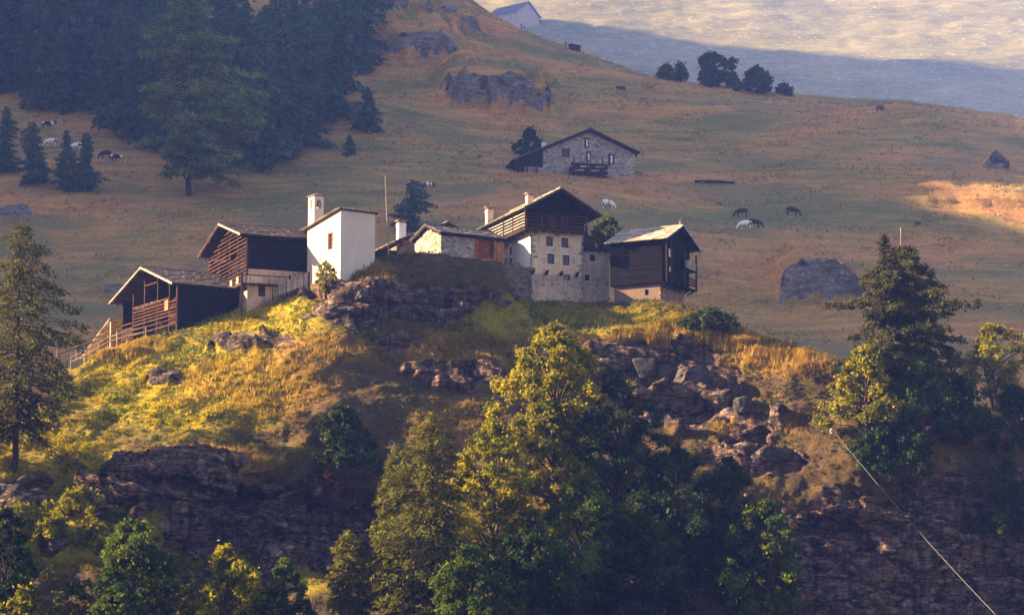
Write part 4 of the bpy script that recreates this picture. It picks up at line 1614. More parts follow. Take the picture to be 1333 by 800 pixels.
rail_fence([(92, 478), (112, 468), (140, 452), (165, 443), (190, 438)], [345.5, 344.5, 343, 341.5, 340.5], "grey rail fence climbing the grass below the open barn")
rail_fence([(75, 466), (100, 458), (128, 448)], [346, 346, 346], "short grey rail fence behind the lean-to shed", 1.1, (0.45, 1.0), 2.0)


def picket_fence():
    P = [at(344.5, 385, 346.0), at(372, 376, 344.0), at(402, 365, 341.5)]
    o = empty("picket_fence", P[0], 0, "weathered picket fence running up to the white chapel", "fence")
    pk, rl = MB(), MB()
    for i in range(2):
        L = (P[i + 1] - P[i]).length
        n = int(L / .23)
        for k in range(n):
            q = P[i].lerp(P[i + 1], k / n) - P[0]
            h = .98 + random.uniform(-.06, .06)
            pk.box(q.x - .065, q.x + .065, q.y - .02, q.y + .02, q.z - .45, q.z + h)
        for z in (.15, .7):
            rl.beam(P[i] - P[0] + Vector((0, .06, z)), P[i + 1] - P[0] + Vector((0, .06, z)), .07, .1)
    pk.build("pickets", W_PALE, o)
    rl.build("rails", W_BROWN, o)
    for t in (0, .2, .52, .9, 1.0):
        q = (P[0].lerp(P[1], t * 2) if t < .5 else P[1].lerp(P[2], t * 2 - 1)) - P[0]
        MB().box(q.x - .1, q.x + .1, q.y + .03, q.y + .2, q.z - 1, q.z + 1.1).build("post", W_BROWN, o)


picket_fence()


# ------------------------------------------------------------------ stone farmhouse on the slope and the house on the skyline
def farmhouse():
    g = ground(757, 229, "hill")
    sc = (g.y * math.cos(PITCH) + g.z * math.sin(PITCH))
    p = at(707, 226, g.y)
    f = empty("stone_farmhouse", p, R(10), "broad rubble stone farmhouse alone on the slope above the hamlet", "house")
    k = sc / 500.0
    W, D = 16.2 * k, 11.0
    xa, za, sl = 8.1 * k, 8.0 * k, .44
    zf = lambda u: za - .35 - sl * abs(u - xa)
    wins = [(3.3 * k, 4.7 * k, 3.0 * k, 4.6 * k), (7.3 * k, 8.2 * k, 5.0 * k, 6.4 * k), (7.6 * k, 8.4 * k, 2.5 * k, 4.0 * k), (11.5 * k, 12.6 * k, 2.2 * k, 3.7 * k)]
    m = MB()
    zc = zf(0) if zf(0) < zf(W) else zf(W)
    wall(m, 'front', 0, 0, W, -5, zc, wins, .5)
    ns = 40
    for i in range(ns):
        a, b = W * i / ns, W * (i + 1) / ns
        cu = (a + b) / 2
        tops = [(h[2], h[3]) for h in wins if h[0] < cu < h[1]]
        segs, z = [], zc
        for lo_, hi_ in tops:
            if hi_ > zc:
                segs.append((z, max(z, lo_)))
                z = hi_
        segs.append((z, None))
        for s0, s1 in segs:
            if s1 is None:
                if min(zf(a), zf(b)) > s0:
                    m.add([(a, 0, s0), (b, 0, s0), (b, .5, s0), (a, .5, s0), (a, 0, zf(a)), (b, 0, zf(b)), (b, .5, zf(b)), (a, .5, zf(a))],
                          [(3, 2, 1, 0), (4, 5, 6, 7), (0, 1, 5, 4), (1, 2, 6, 5), (2, 3, 7, 6), (3, 0, 4, 7)])
            elif s1 > s0:
                m.box(a, b, 0, .5, s0, s1)
    wall(m, 'left', 0, .5, D, -5, zf(0), [], .5)
    wall(m, 'left', W, .5, D, -5, zf(W), [], .5, -1)
    m.build("stone_wall", S_PALE, f)
    for q in wins[1:]:
        window(f, 'front', 0, q, (1, 1), .1, surround=W_BROWN)
        s = MB()
        s.box(q[0] - .02, (q[0] + q[1]) / 2 - .2, -.05, .0 - .003, q[2], q[3])
        s.build("shutter", W_BROWN, f)
        s = MB().box((q[0] + q[1]) / 2 - .15, (q[0] + q[1]) / 2 + .18, .10, .13, q[2] + .1, q[3] - .1)
        s.build("curtain", CLOTH_W, f)
    d = MB()
    for i in range(5):
        a = wins[0][0] + (wins[0][1] - wins[0][0]) * i / 5
        d.box(a, a + .24 * k, .08, .13, wins[0][2], wins[0][3])
    d.build("shuttered_door", W_RED, f)
    gable_roof_y(f, -5.4 * k, W + .7, xa, za, sl, sl, -1.1, D + .5, SLATE_D, W_DARK, sw=1.0, sh=.8, thick=.11)
    l = MB()
    for x in (-4.6, -3.0, -1.4):
        l.box(x * k, x * k + .2, -.6, -.4, -3, zf(x * k) - .1)
    gable_boards(l, 'front', 2.0, -4.8 * k, -.05, -3, zf, .35, .1)
    l.build("lean_to", W_DARK, f)
    l = MB()
    wall(l, 'front', -.3, -3.2 * k, -.1, -4, 1.1, [], .6)
    l.build("lean_to_wall", S_PALE, f)
    chimney(f, .7, 3.0, 3.6, 6.2, .7, True, P_WHITE)
    MB().tube([(14.0 * k, 2.0, 5.2 * k), (14.0 * k, 2.0, 6.3 * k)], [.28, .24], 8).build("vent_pot", WHITE_PAINT, f)
    # timber stack
    t = empty("timber_stack", p, R(10), "large stack of grey beams leaning against the stone farmhouse", "timber stack")
    m, m2 = MB(), MB()
    for i in range(7):
        for j in range(8 - abs(i - 3)):
            x = 4.0 * k + random.uniform(-.3, .8) + i * .12
            m.beam((x, -1.0 - j * .3, -.6 + i * .36), (x + random.uniform(4.2, 6.3), -1.0 - j * .3 + random.uniform(-.15, .15), -.6 + i * .36 + random.uniform(-.12, .12)), .24, .26)
    for x in (4.6, 7.0, 9.6):
        m.box(x * k, x * k + .18, -3.7, -3.5, -2.0, 2.3 + random.uniform(-.4, .4))
    m.build("beams", W_BROWN, t)
    for i in range(5):
        x = 5.0 * k + i * 0.9
        m2.beam((x, -3.45, .1 + (i % 3) * .7), (x + 1.5, -3.45, .18 + (i % 3) * .7), .06, .2)
    m2.build("pale_boards", W_PALE, t)


farmhouse()


def skyline_house():
    g = ground(680, 38, "hill")
    p = at(673, 36, g.y - 4)
    k = (p.y * math.cos(PITCH) + p.z * math.sin(PITCH)) / 630.0
    h = empty("skyline_house", p, R(48), "grey gabled stone house on the skyline at the top of the slope", "house")
    W, D = 7.2 * k, 9.0 * k
    xa, za, sl = 3.5 * k, 6.4 * k, .72
    zf = lambda u: za - .35 - sl * abs(u - xa)
    m = MB()
    m.prism([(0, -5), (W, -5), (W, zf(W)), (xa, zf(xa)), (0, zf(0))], 'y', 0, .5)
    wall(m, 'left', 0, .5, D, -5, zf(0), [], .5)
    wall(m, 'left', W, .5, D, -5, zf(W), [], .5, -1)
    m.build("wall", P_GREY, h)
    gable_roof_y(h, -.9, W + .9, xa, za, sl, sl, -1.2, D + .6, SLATE_B, W_DARK, sw=1.0, sh=.8, thick=.12)
    m = MB()
    for x, z0, z1 in ((1.2, -2, 2.6), (2.2, -2, 1.8), (3.3, -2, 1.5), (4.6, -2, 1.6)):
        m.box(x * k, x * k + .8, -.5, -.05, z0, z1)
    m.build("balcony", W_DARK, h)
    m = MB()
    m.slates((W + 3.4, .5, zf(W) - 2.6), (0, 5, 0), (-3.1, 0, 2.2), .12, 1.0, .8)
    m.build("lean_to_roof", SLATE_B, h)
    m = MB()
    wall(m, 'front', 1.0, W + .01, W + 3.0, -6, zf(W) - 2.2, [], .4)
    m.build("lean_to_wall", S_WALL, h)
    # water trough hut a little lower
    g = ground(747, 66, "hill")
    s = empty("trough_shed", g, R(15), "tiny dark shed with a beam frame on the skyline below the grey house", "shed")
    m = MB()
    gable_boards(m, 'front', 0, -.6, 1.6, -1.2, lambda u: 1.3 - .15 * u, .25, .08)
    m.box(-.6, 1.6, .08, 2.0, -1.2, 1.2)
    m.build("wall", W_DARK, s)
    m = MB()
    m.hexa([(-.8, -.2, 1.45), (1.8, -.2, 1.1), (1.8, 2.2, 1.1), (-.8, 2.2, 1.45), (-.8, -.2, 1.58), (1.8, -.2, 1.23), (1.8, 2.2, 1.23), (-.8, 2.2, 1.58)])
    m.build("roof", SLATE_B, s)
    m = MB()
    m.beam((-2.0, 0, -1.5), (-2.0, 0, 1.9), .18, .18)
    m.beam((-2.0, 0, 1.8), (-.9, 0, 1.2), .14, .14)
    m.beam((-2.0, .2, .3), (-.7, .2, .6), .14, .14)
    m.build("beam_frame", W_DARK, s)


skyline_house()

# ------------------------------------------------------------------ trees
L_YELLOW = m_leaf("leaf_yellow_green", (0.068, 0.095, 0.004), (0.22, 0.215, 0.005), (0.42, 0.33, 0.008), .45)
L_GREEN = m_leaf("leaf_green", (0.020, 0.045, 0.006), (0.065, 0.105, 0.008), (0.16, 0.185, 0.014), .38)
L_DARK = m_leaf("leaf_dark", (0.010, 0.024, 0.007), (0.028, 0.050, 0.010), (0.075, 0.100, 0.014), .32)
L_LARCH = m_leaf("needles_larch", (0.035, 0.045, 0.008), (0.110, 0.115, 0.014), (0.23, 0.205, 0.024), .38)
L_SPRUCE = m_leaf("needles_spruce_hazed", (0.026, 0.068, 0.060), (0.060, 0.125, 0.096), (0.11, 0.175, 0.115), .15)  # needle colour lifted towards blue to stand in for thicker haze
L_HAZY = m_leaf("needles_old_larch", (0.055, 0.100, 0.040), (0.140, 0.200, 0.070), (0.28, 0.29, 0.09), .3)
L_OLIVE = m_leaf("needles_dark_olive", (0.022, 0.028, 0.008), (0.062, 0.066, 0.014), (0.16, 0.135, 0.022), .35)
L_RUST = m_leaf("leaf_rusty", (0.05, 0.025, 0.010), (0.11, 0.050, 0.018), (0.18, 0.085, 0.030), .3)
BARK = m_plain("bark", (0.075, 0.052, 0.040), 0.95, 0.05, 0, .5, 5)
BARK_D = m_plain("dark_bark", (0.035, 0.026, 0.022), 0.95, 0.05, 0, .5, 5)


def unit(a):
    return a / (np.linalg.norm(a, axis=-1, keepdims=True) + 1e-9)


def leaf_quads(c, nrm, size, aspect, axis=None):
    """one bent leaf (a quad) at every point"""
    n = len(c)
    if axis is None:
        axis = unit(rng.normal(size=(n, 3)))
    u = unit(np.cross(nrm, axis))
    w = unit(np.cross(nrm, u)) if axis is None else unit(axis)
    hs = (size[:, None]) * 0.5
    a = c - w * hs * aspect
    b = c + w * hs * aspect
    l = c + u * hs + nrm * hs * 0.25
    r = c - u * hs + nrm * hs * 0.25
    v = np.stack([a, l, b, r], 1).reshape(-1, 3)
    return v, np.arange(n * 4).reshape(n, 4)


def broadleaf_mesh(H, Rr, seed, n_leaf=9000, leaf=0.30, trunk_frac=0.10, top_taper=0.62, stems=1, clumps=None, lump=.34):
    """trunk with limbs, and a crown of uneven leaf clumps with gaps between them"""
    st = random.getstate()
    random.seed(seed)
    r2 = np.random.default_rng(seed)
    m = MB()
    nC = clumps or int(1.45 * (34 + 5.0 * Rr + 1.2 * H))
    C, S = [], []
    ph = r2.uniform(0, 50, 3)
    for k in range(nC):
        t = (k + r2.random()) / nC
        t = t ** .85
        ang = k * 2.39996 + r2.uniform(-.5, .5)
        env = Rr * math.sin(math.pi * min(1.0, (.10 + .90 * t)) ** top_taper) ** .62 if t < 1 else .05
        lob = 1 + lump * 2 * float(vnoise(np.array([math.cos(ang) * 1.3 + ph[0]]), np.array([math.sin(ang) * 1.3 + ph[1]]), np.array([t * 2.6 + ph[2]]), seed)[0])
        rr = env * lob * (r2.uniform(.18, 1.0) ** .45)
        z = H * (trunk_frac + (1 - trunk_frac) * t) - .02 * H
        C.append((rr * math.cos(ang), rr * math.sin(ang), z))
        S.append(r2.uniform(.08, .285) * (Rr ** .75) * 1.25 * (1 - .35 * t))
    C, S = np.array(C), np.array(S)
    C[:, 2] += r2.uniform(-.03, .03, nC) * H
    for s_ in range(stems):
        off = (Vector((random.uniform(-1, 1), random.uniform(-1, 1), 0)).normalized() * Rr * .45) if stems > 1 else Vector((random.uniform(-.1, .1), random.uniform(-.1, .1), 0)) * Rr
        pts, rad = [Vector((off.x * .15, off.y * .15, -0.9))], [0.028 * H + 0.05]
        for k in range(1, 8):
            t = k / 7
            pts.append(Vector((off.x * t + random.uniform(-.02, .02) * H, off.y * t + random.uniform(-.02, .02) * H, t * H * .88)))
            rad.append((0.022 * H) * (1 - t * .92) + .015)
        m.tube(pts, rad, 7)
        for k in range(s_, nC, stems * 2):
            c = Vector(C[k])
            t = max(trunk_frac * .8, min(.95, c.z / H * .82 - .06))
            i = min(int(t * 7), 6)
            p0 = pts[i].lerp(pts[i + 1], t * 7 - i)
            mid = p0.lerp(c, .5) + Vector((random.uniform(-.1, .1), random.uniform(-.1, .1), random.uniform(-.05, .12))) * (c - p0).length
            r0 = .010 * H * (1.1 - t)
            m.tube([p0, mid, c], [r0 + .02, r0 * .5 + .012, .010], 5, cap=False)
            for q in range(2):
                e = c + Vector((random.uniform(-1, 1), random.uniform(-1, 1), random.uniform(-.4, 1))) * float(S[k]) * .9
                m.tube([mid.lerp(c, .6), e], [r0 * .3 + .01, .008], 4, cap=False)
    random.setstate(st)
    w = S ** 2
    k = r2.choice(nC, n_leaf, p=w / w.sum())
    d = unit(r2.normal(size=(n_leaf, 3)))
    rr = r2.uniform(0, 1, n_leaf) ** .42
    # ragged clumps: every clump has its own few bulges
    bul = 1 + .62 * vnoise(d[:, 0] * 1.7 + k * 3.1, d[:, 1] * 1.7, d[:, 2] * 1.7 + k * 1.7, seed + 1)
    pos = C[k] + d * (rr * S[k] * bul)[:, None] * np.array([1.1, 1.1, .85])
    stray = r2.random(n_leaf) < .13
    pos[stray] += r2.normal(size=(int(stray.sum()), 3)) * .35
    nrm = unit(d * .8 + np.array([0, 0, .35]) + r2.normal(size=(n_leaf, 3)) * .55)
    size = leaf * .9 * r2.uniform(.5, 1.35, n_leaf)
    v, f = leaf_quads(pos, nrm, size, 1.25)
    tint = np.clip(.45 + .20 * r2.normal(size=n_leaf) + (r2.uniform(-.28, .28, nC))[k], 0, 1)
    return m, v, f, np.repeat(tint, 4)


def conifer_mesh(H, Rr, seed, n_leaf=9000, leaf=0.34, droop=0.35, crown_from=0.12, sparse=0.0, shape=0.85, up_tip=0.2, roundness=0.0, whorl=None, ragged=.35):
    """tapering trunk and irregular boughs hung with needle sprays"""
    st = random.getstate()
    random.seed(seed)
    r2 = np.random.default_rng(seed)
    m = MB()
    lean = Vector((random.uniform(-.025, .025), random.uniform(-.025, .025), 1)) * H
    tr = [(-0.05, 1.15), (0, 1.0), (.05, .8), (.35, .58), (.7, .27), (1.0, .03)]
    wob = [Vector((random.uniform(-1, 1), random.uniform(-1, 1), 0)) * .008 * H for _ in tr]
    m.tube([lean * t + wv for (t, _), wv in zip(tr, wob)], [max(.02, r * .015 * H + .02) for _, r in tr], 8)
    nb = whorl or int(60 + 5.0 * H)
    P, D, Wt, B = [], [], [], []
    ph = r2.uniform(0, 50)
    for b in range(nb):
        t = crown_from + (1 - crown_from) * ((b + random.random()) / nb) ** 1.05
        if random.random() < sparse:
            continue
        a = b * 2.39996 + random.uniform(-.6, .6)
        tt = (t - crown_from) / (1 - crown_from)
        L = Rr * (max(0, 1 - tt) ** shape)
        if roundness:
            L = (1 - roundness) * L + roundness * Rr * math.sqrt(max(0, 1 - ((tt - .28) / .73) ** 2)) * (1 if tt > .28 else .55 + .45 * tt / .28)
        lob = 1 + ragged * 2.0 * float(vnoise(np.array([math.cos(a) * .9 + ph]), np.array([math.sin(a) * .9]), np.array([t * H * .38]), seed)[0])
        l = max(.15, L * lob * random.uniform(.6, 1.08))
        p0 = lean * t
        h = Vector((math.cos(a), math.sin(a), 0))
        dr = droop * random.uniform(.5, 1.3) * (1.15 - .6 * tt)
        p1 = p0 + h * l * .5 + Vector((0, 0, -dr * l * .30 + .12 * l * tt))
        p2 = p0 + h * l + Vector((0, 0, -dr * l * .70 + up_tip * l * .55))
        rb = .0035 * H * (1.1 - t) + .012
        m.tube([p0, p1, p2], [rb, rb * .6, .008], 4, cap=False)
        n = max(5, int(4 + l * 11))
        sdv = h.cross(Vector((0, 0, 1)))
        for q in range(n):
            s = random.uniform(.10, 1.0) ** .75
            c = p0.lerp(p1, s * 2) if s < .5 else p1.lerp(p2, s * 2 - 1)
            sg = random.choice((-1, 1))
            off = random.random()
            c = c + sdv * sg * off * (l * .34 * (1.1 - s) + .12) - Vector((0, 0, off * .12 * l * droop + random.random() ** 2 * droop * .55))
            P.append(tuple(c))
            dd = h * random.uniform(.3, 1) + sdv * sg * random.uniform(0, .9) + Vector((0, 0, -random.uniform(.0, 1.0) * (droop + .25)))
            D.append(tuple(dd.normalized()))
            Wt.append(.65 + .35 * (1 - t))
            B.append(b)
    random.setstate(st)
    P, D, Wt, B = np.array(P), np.array(D), np.array(Wt), np.array(B)
    k = r2.integers(0, len(P), n_leaf)
    pos = P[k] + r2.normal(size=(n_leaf, 3)) * np.array([.20, .20, .15]) * (H / 18) ** .5
    ax = unit(D[k] + r2.normal(size=(n_leaf, 3)) * .4)
    nrm = unit(np.cross(ax, unit(r2.normal(size=(n_leaf, 3)))) + np.array([0, 0, .35]))
    size = leaf * r2.uniform(.55, 1.3, n_leaf) * Wt[k]
    u = unit(np.cross(nrm, ax))
    a, b = pos - ax * (size * .75)[:, None], pos + ax * (size * .85)[:, None]
    l_, r_ = pos + u * (size * .27)[:, None], pos - u * (size * .27)[:, None]
    v = np.stack([a, l_, b, r_], 1).reshape(-1, 3)
    f = np.arange(n_leaf * 4).reshape(-1, 4)
    blk = r2.uniform(-.25, .25, nb)
    tint = np.clip(.45 + .2 * r2.normal(size=n_leaf) + blk[B[k]], 0, 1)
    return m, v, f, np.repeat(tint, 4)


def plant(name, gen, loc, label, cat, leafmat, bark=BARK, group=None, rz=None):
    m, v, f, tint = gen
    o = empty(name, loc, random.random() * 6.28 if rz is None else rz, label, cat, group)
    m.build("trunk", bark, o, smooth=True)
    me = mesh_np("crown", v, f, leafmat, False, {"tint": tint})
    link("crown", me, o)
    return o


def depth(p):
    return p.y * math.cos(PITCH) + p.z * math.sin(PITCH)


SEED = [100]


def tree(kind, base, top, wpx, label, mat, name=None, cat="tree", which="knoll", n=None, group=None, bark=None, Y=None, **kw):
    SEED[0] += 1
    p = at(base[0], base[1], Y) if Y else ground(base[0], base[1], which)
    s = F_PX / depth(p)
    H = max(1.0, (base[1] - top[1]) / s)
    Rr = wpx / s / 2
    if kind == 'broad':
        g = broadleaf_mesh(H, Rr, SEED[0], int(1.25 * n) if n else int(4500 + 260 * Rr * H), **kw)
        nm = name or "broadleaf_tree"
    else:
        g = conifer_mesh(H, Rr, SEED[0], n or int(3000 + 150 * Rr * H), **kw)
        nm = name or "conifer"
    o = plant(nm, g, p, label, cat, mat, bark or (BARK if kind == 'broad' else BARK_D), group)
    return o


LARCH = dict(droop=.5, up_tip=.25, sparse=.12, shape=.7, crown_from=.16, leaf=.40, roundness=.35)
# the old larch at the left edge
tree('con', (18, 612), (22, 283), 175, "tall old larch with a bare lower trunk at the left edge of the picture", L_OLIVE, "larch_tree", n=19000, **dict(LARCH, crown_from=.16, droop=.7, sparse=.1, roundness=.45, ragged=.5))
# the grove below the hamlet
tree('broad', (722, 668), (716, 424), 165, "tallest yellow green broadleaf tree of the grove, just below the tall house", L_YELLOW, n=22950, leaf=.34)
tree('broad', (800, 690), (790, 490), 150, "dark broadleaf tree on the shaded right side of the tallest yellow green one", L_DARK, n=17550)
tree('con', (562, 825), (556, 538), 165, "pale olive larch with a pointed top in the middle of the grove", L_LARCH, "larch_tree", n=21600, **dict(LARCH, droop=.6, sparse=.05))
tree('con', (512, 800), (507, 586), 80, "slender larch spire on the left flank of the grove", L_LARCH, "larch_tree", n=8775, **dict(LARCH, droop=.6))
tree('broad', (642, 770), (640, 548), 140, "yellow green broadleaf tree between the pointed larch and the tallest tree", L_YELLOW, n=17550, leaf=.34)
tree('broad', (828, 700), (826, 576), 66, "small sunlit pale green tree standing out of the dark grove", L_YELLOW, n=7020, top_taper=.9)
tree('broad', (760, 800), (755, 620), 165, "dark bushy tree in the bottom centre of the grove", L_GREEN, n=17550)
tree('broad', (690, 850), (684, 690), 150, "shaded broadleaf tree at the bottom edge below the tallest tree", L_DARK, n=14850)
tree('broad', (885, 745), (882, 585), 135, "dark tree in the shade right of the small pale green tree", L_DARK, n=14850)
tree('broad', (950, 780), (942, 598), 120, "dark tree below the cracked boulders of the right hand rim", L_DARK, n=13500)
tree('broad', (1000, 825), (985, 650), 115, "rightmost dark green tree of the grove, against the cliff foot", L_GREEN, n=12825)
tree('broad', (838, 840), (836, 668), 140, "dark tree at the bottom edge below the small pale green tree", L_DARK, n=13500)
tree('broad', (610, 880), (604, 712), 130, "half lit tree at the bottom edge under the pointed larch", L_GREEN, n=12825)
tree('con', (450, 850), (445, 690), 105, "young yellowish larch at the bottom edge below the dark cliff", L_LARCH, "larch_tree", n=10800, **LARCH)
tree('broad', (880, 850), (905, 770), 90, "low shaded bush at the bottom edge under the sunlit ledge", L_DARK, "shrub", "shrub", n=6750)
# bottom left thicket
tree('broad', (168, 840), (166, 680), 150, "big round dark green tree at bottom left under the yellow shrubs", L_GREEN, n=18225, trunk_frac=.06)
tree('broad', (2, 840), (4, 662), 105, "dark tree cut off by the lower left edge", L_DARK, n=12150, trunk_frac=.06)
tree('broad', (28, 870), (30, 765), 70, "small yellow green bush in the lower left corner", L_YELLOW, "shrub", "shrub", n=6750, trunk_frac=.05)
tree('broad', (150, 890), (150, 762), 120, "leafy bush at the bottom edge before the big round tree", L_GREEN, "shrub", "shrub", n=10125, trunk_frac=.05)
tree('broad', (292, 850), (290, 712), 115, "yellow leaved tree at the bottom edge below the cliff's left end", L_YELLOW, n=12150, trunk_frac=.06)
tree('broad', (368, 850), (366, 728), 80, "olive bush at the bottom edge between the yellow tree and the young larch", L_GREEN, "shrub", "shrub", n=8775, trunk_frac=.05)
tree('broad', (105, 668), (100, 634), 62, "low yellow green shrub above the thicket, right of the old larch's foot", L_YELLOW, "shrub", "shrub", n=4050, trunk_frac=.05, leaf=.26)
tree('broad', (60, 700), (62, 668), 70, "low leafy yellow shrub above the lower left dark tree", L_YELLOW, "shrub", "shrub", n=4320, trunk_frac=.05, leaf=.28)
tree('broad', (150, 690), (148, 664), 50, "greyish low shrub above the big round tree", L_GREEN, "shrub", "shrub", n=2970, trunk_frac=.05, leaf=.24)
tree('broad', (22, 690), (24, 655), 60, "round yellow shrub at the left edge above the lower left dark tree", L_YELLOW, "shrub", "shrub", n=3000, trunk_frac=.05, leaf=.28)
tree('broad', (118, 712), (116, 680), 58, "leafy yellow shrub touching the left side of the big round tree", L_YELLOW, "shrub", "shrub", n=2600, trunk_frac=.05, leaf=.28)
tree('broad', (215, 800), (214, 742), 52, "small olive bush between the big round tree and the yellow leaved one", L_YELLOW, "shrub", "shrub", n=3000, trunk_frac=.05, leaf=.26)
# single bushes on the knoll
tree('broad', (447, 614), (447, 528), 78, "dark round bush alone on the grassy slope above the cliff", L_DARK, "shrub", "shrub", n=9450, trunk_frac=.04)
tree('broad', (430, 655), (428, 612), 44, "small rusty brown bush below the dark round bush", L_RUST, "shrub", "shrub", n=2970, trunk_frac=.04, leaf=.24)
tree('broad', (424, 380), (425, 340), 26, "young sunlit sapling against the white chapel wall", L_YELLOW, "sapling", "sapling", n=1485, trunk_frac=.08, leaf=.22, top_taper=1.2)
tree('broad', (925, 432), (922, 402), 62, "dark low bush below the dark granary", L_DARK, "shrub", "shrub", n=4050, trunk_frac=.04, leaf=.26)
tree('broad', (792, 330), (790, 280), 46, "green bush behind the terrace of the tall house", L_GREEN, "shrub", "shrub", n=4320, trunk_frac=.04, leaf=.26, Y=356)
# right end of the knoll
tree('con', (1152, 545), (1130, 300), 100, "left stem of the two tall old larches on the right end of the knoll", L_OLIVE, "larch_tree", n=19000, **dict(LARCH, sparse=.05, crown_from=.12, roundness=.8, ragged=.55, droop=.5))
tree('con', (1186, 550), (1186, 318), 150, "right, broader one of the two tall old larches on the knoll's right end", L_OLIVE, "larch_tree", n=30000, **dict(LARCH, sparse=.05, roundness=.85, ragged=.55, droop=.5))
tree('broad', (1128, 565), (1133, 450), 100, "sunlit broadleaf tree at the left foot of the two old larches", L_YELLOW, n=10125, trunk_frac=.1)
tree('broad', (1202, 575), (1196, 463), 118, "pale green broadleaf tree before the right old larch", L_GREEN, n=11475, trunk_frac=.1)
tree('broad', (1298, 546), (1292, 420), 88, "small yellow green tree with forked bare stems by the right edge", L_YELLOW, Y=340, n=7425, trunk_frac=.32, stems=2)
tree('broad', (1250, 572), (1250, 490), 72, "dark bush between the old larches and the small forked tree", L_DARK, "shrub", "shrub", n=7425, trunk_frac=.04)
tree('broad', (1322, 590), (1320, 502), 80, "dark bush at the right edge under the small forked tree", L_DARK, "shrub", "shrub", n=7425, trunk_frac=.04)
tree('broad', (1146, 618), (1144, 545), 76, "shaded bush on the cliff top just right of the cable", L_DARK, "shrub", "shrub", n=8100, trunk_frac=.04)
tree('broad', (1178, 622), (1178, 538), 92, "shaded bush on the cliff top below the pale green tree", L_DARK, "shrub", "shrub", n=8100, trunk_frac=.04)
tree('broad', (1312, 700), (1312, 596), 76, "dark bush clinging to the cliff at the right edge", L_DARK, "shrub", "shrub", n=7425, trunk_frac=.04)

# the mountainside
tree('con', (245, 254), (238, -30), 160, "huge dense larch standing alone in front of the forest", L_HAZY, "larch_tree", which="hill", n=29700, droop=.45, up_tip=.2, shape=.75, crown_from=.13, leaf=.62, roundness=.6, ragged=.45)
SPR = dict(droop=.4, up_tip=.15, shape=.7, crown_from=.05, leaf=.5, ragged=.7)
tree('con', (8, 224), (6, 138), 42, "young spruce at the left edge of the pasture, cut by the frame", L_SPRUCE, "spruce_tree", which="hill", n=4725, roundness=0.15, **SPR)
tree('con', (42, 240), (42, 158), 46, "young spruce on the pasture, second from the left edge", L_SPRUCE, "spruce_tree", which="hill", n=4725, roundness=0.55, **SPR)
tree('con', (86, 248), (86, 168), 36, "young spruce on the pasture, left one of the touching pair", L_SPRUCE, "spruce_tree", which="hill", n=4320, roundness=0.30, **SPR)
tree('con', (113, 250), (113, 172), 40, "young spruce on the pasture, right one of the touching pair", L_SPRUCE, "spruce_tree", which="hill", n=4590, roundness=0.70, **SPR)
tree('con', (537, 302), (537, 234), 48, "dark bushy spruce behind the pole, above the hamlet", L_SPRUCE, "spruce_tree", which="hill", n=4725, roundness=.7, **SPR)
tree('con', (455, 202), (455, 176), 16, "tiny spruce on the slope below the pale rocks", L_SPRUCE, "spruce_tree", which="hill", n=1215, roundness=0.45, **SPR)
tree('con', (478, 172), (478, 112), 36, "spruce at the right end of the forest edge", L_SPRUCE, "spruce_tree", which="hill", n=4050, roundness=0.20, **SPR)
tree('broad', (690, 203), (688, 166), 34, "bluish green bush behind the stone farmhouse's lean-to", L_DARK, "shrub", "shrub", which="hill", n=2970, trunk_frac=.04, leaf=.4)
for b, t, w, lb, mt in [((867, 104), (867, 83), 22, "leftmost small bush on the skyline crest", L_GREEN), ((886, 106), (886, 82), 22, "small bush on the crest just left of the tallest crest tree", L_GREEN),
                        ((954, 115), (954, 93), 20, "thin pale bush on the crest between the two bigger trees", L_GREEN), ((1020, 124), (1020, 109), 22, "rightmost tiny dark bush on the skyline crest", L_DARK)]:
    tree('broad', b, t, w, lb, mt, "shrub", "shrub", which="hill", n=1890, trunk_frac=.04, leaf=.42)
tree('broad', (927, 113), (927, 68), 48, "biggest tree on the skyline crest", L_DARK, which="hill", n=6075, trunk_frac=.04, leaf=.5, top_taper=1.3)
tree('broad', (985, 122), (985, 87), 42, "dark rounded tree on the crest right of the biggest one", L_DARK, which="hill", n=4725, trunk_frac=.04, leaf=.5)

# forest on the left: six kinds of conifer, copied
protos = []
for i, (H, Rr, rd) in enumerate([(21, 3.6, .3), (25, 4.2, .45), (17, 3.2, .2), (23, 3.4, .1), (14, 2.8, .4), (27, 4.6, .55)]):
    protos.append(conifer_mesh(H, Rr, 900 + i, 3600, leaf=.75, droop=.45, crown_from=.06, shape=.7, roundness=rd, ragged=.65))
FOREST_LABEL = "dark hazy conifer of the forest on the upper left slope"
proto_obj = {}


def forest_tree(i, loc, sc, rz, label=FOREST_LABEL):
    if i not in proto_obj:
        o = plant("forest_conifer", protos[i], loc, label, "conifer", L_SPRUCE, BARK_D, "conifers of the left forest", rz)
        proto_obj[i] = (o, [c for c in COL.objects if c.parent == o])
    else:
        src, chs = proto_obj[i]
        o = src.copy()
        COL.objects.link(o)
        o.location, o.rotation_euler = loc, (0, 0, rz)
        for ch in chs:
            c = ch.copy()
            COL.objects.link(c)
            c.parent = o
    o.scale = (sc, sc, sc * random.uniform(.92, 1.1))
    return o


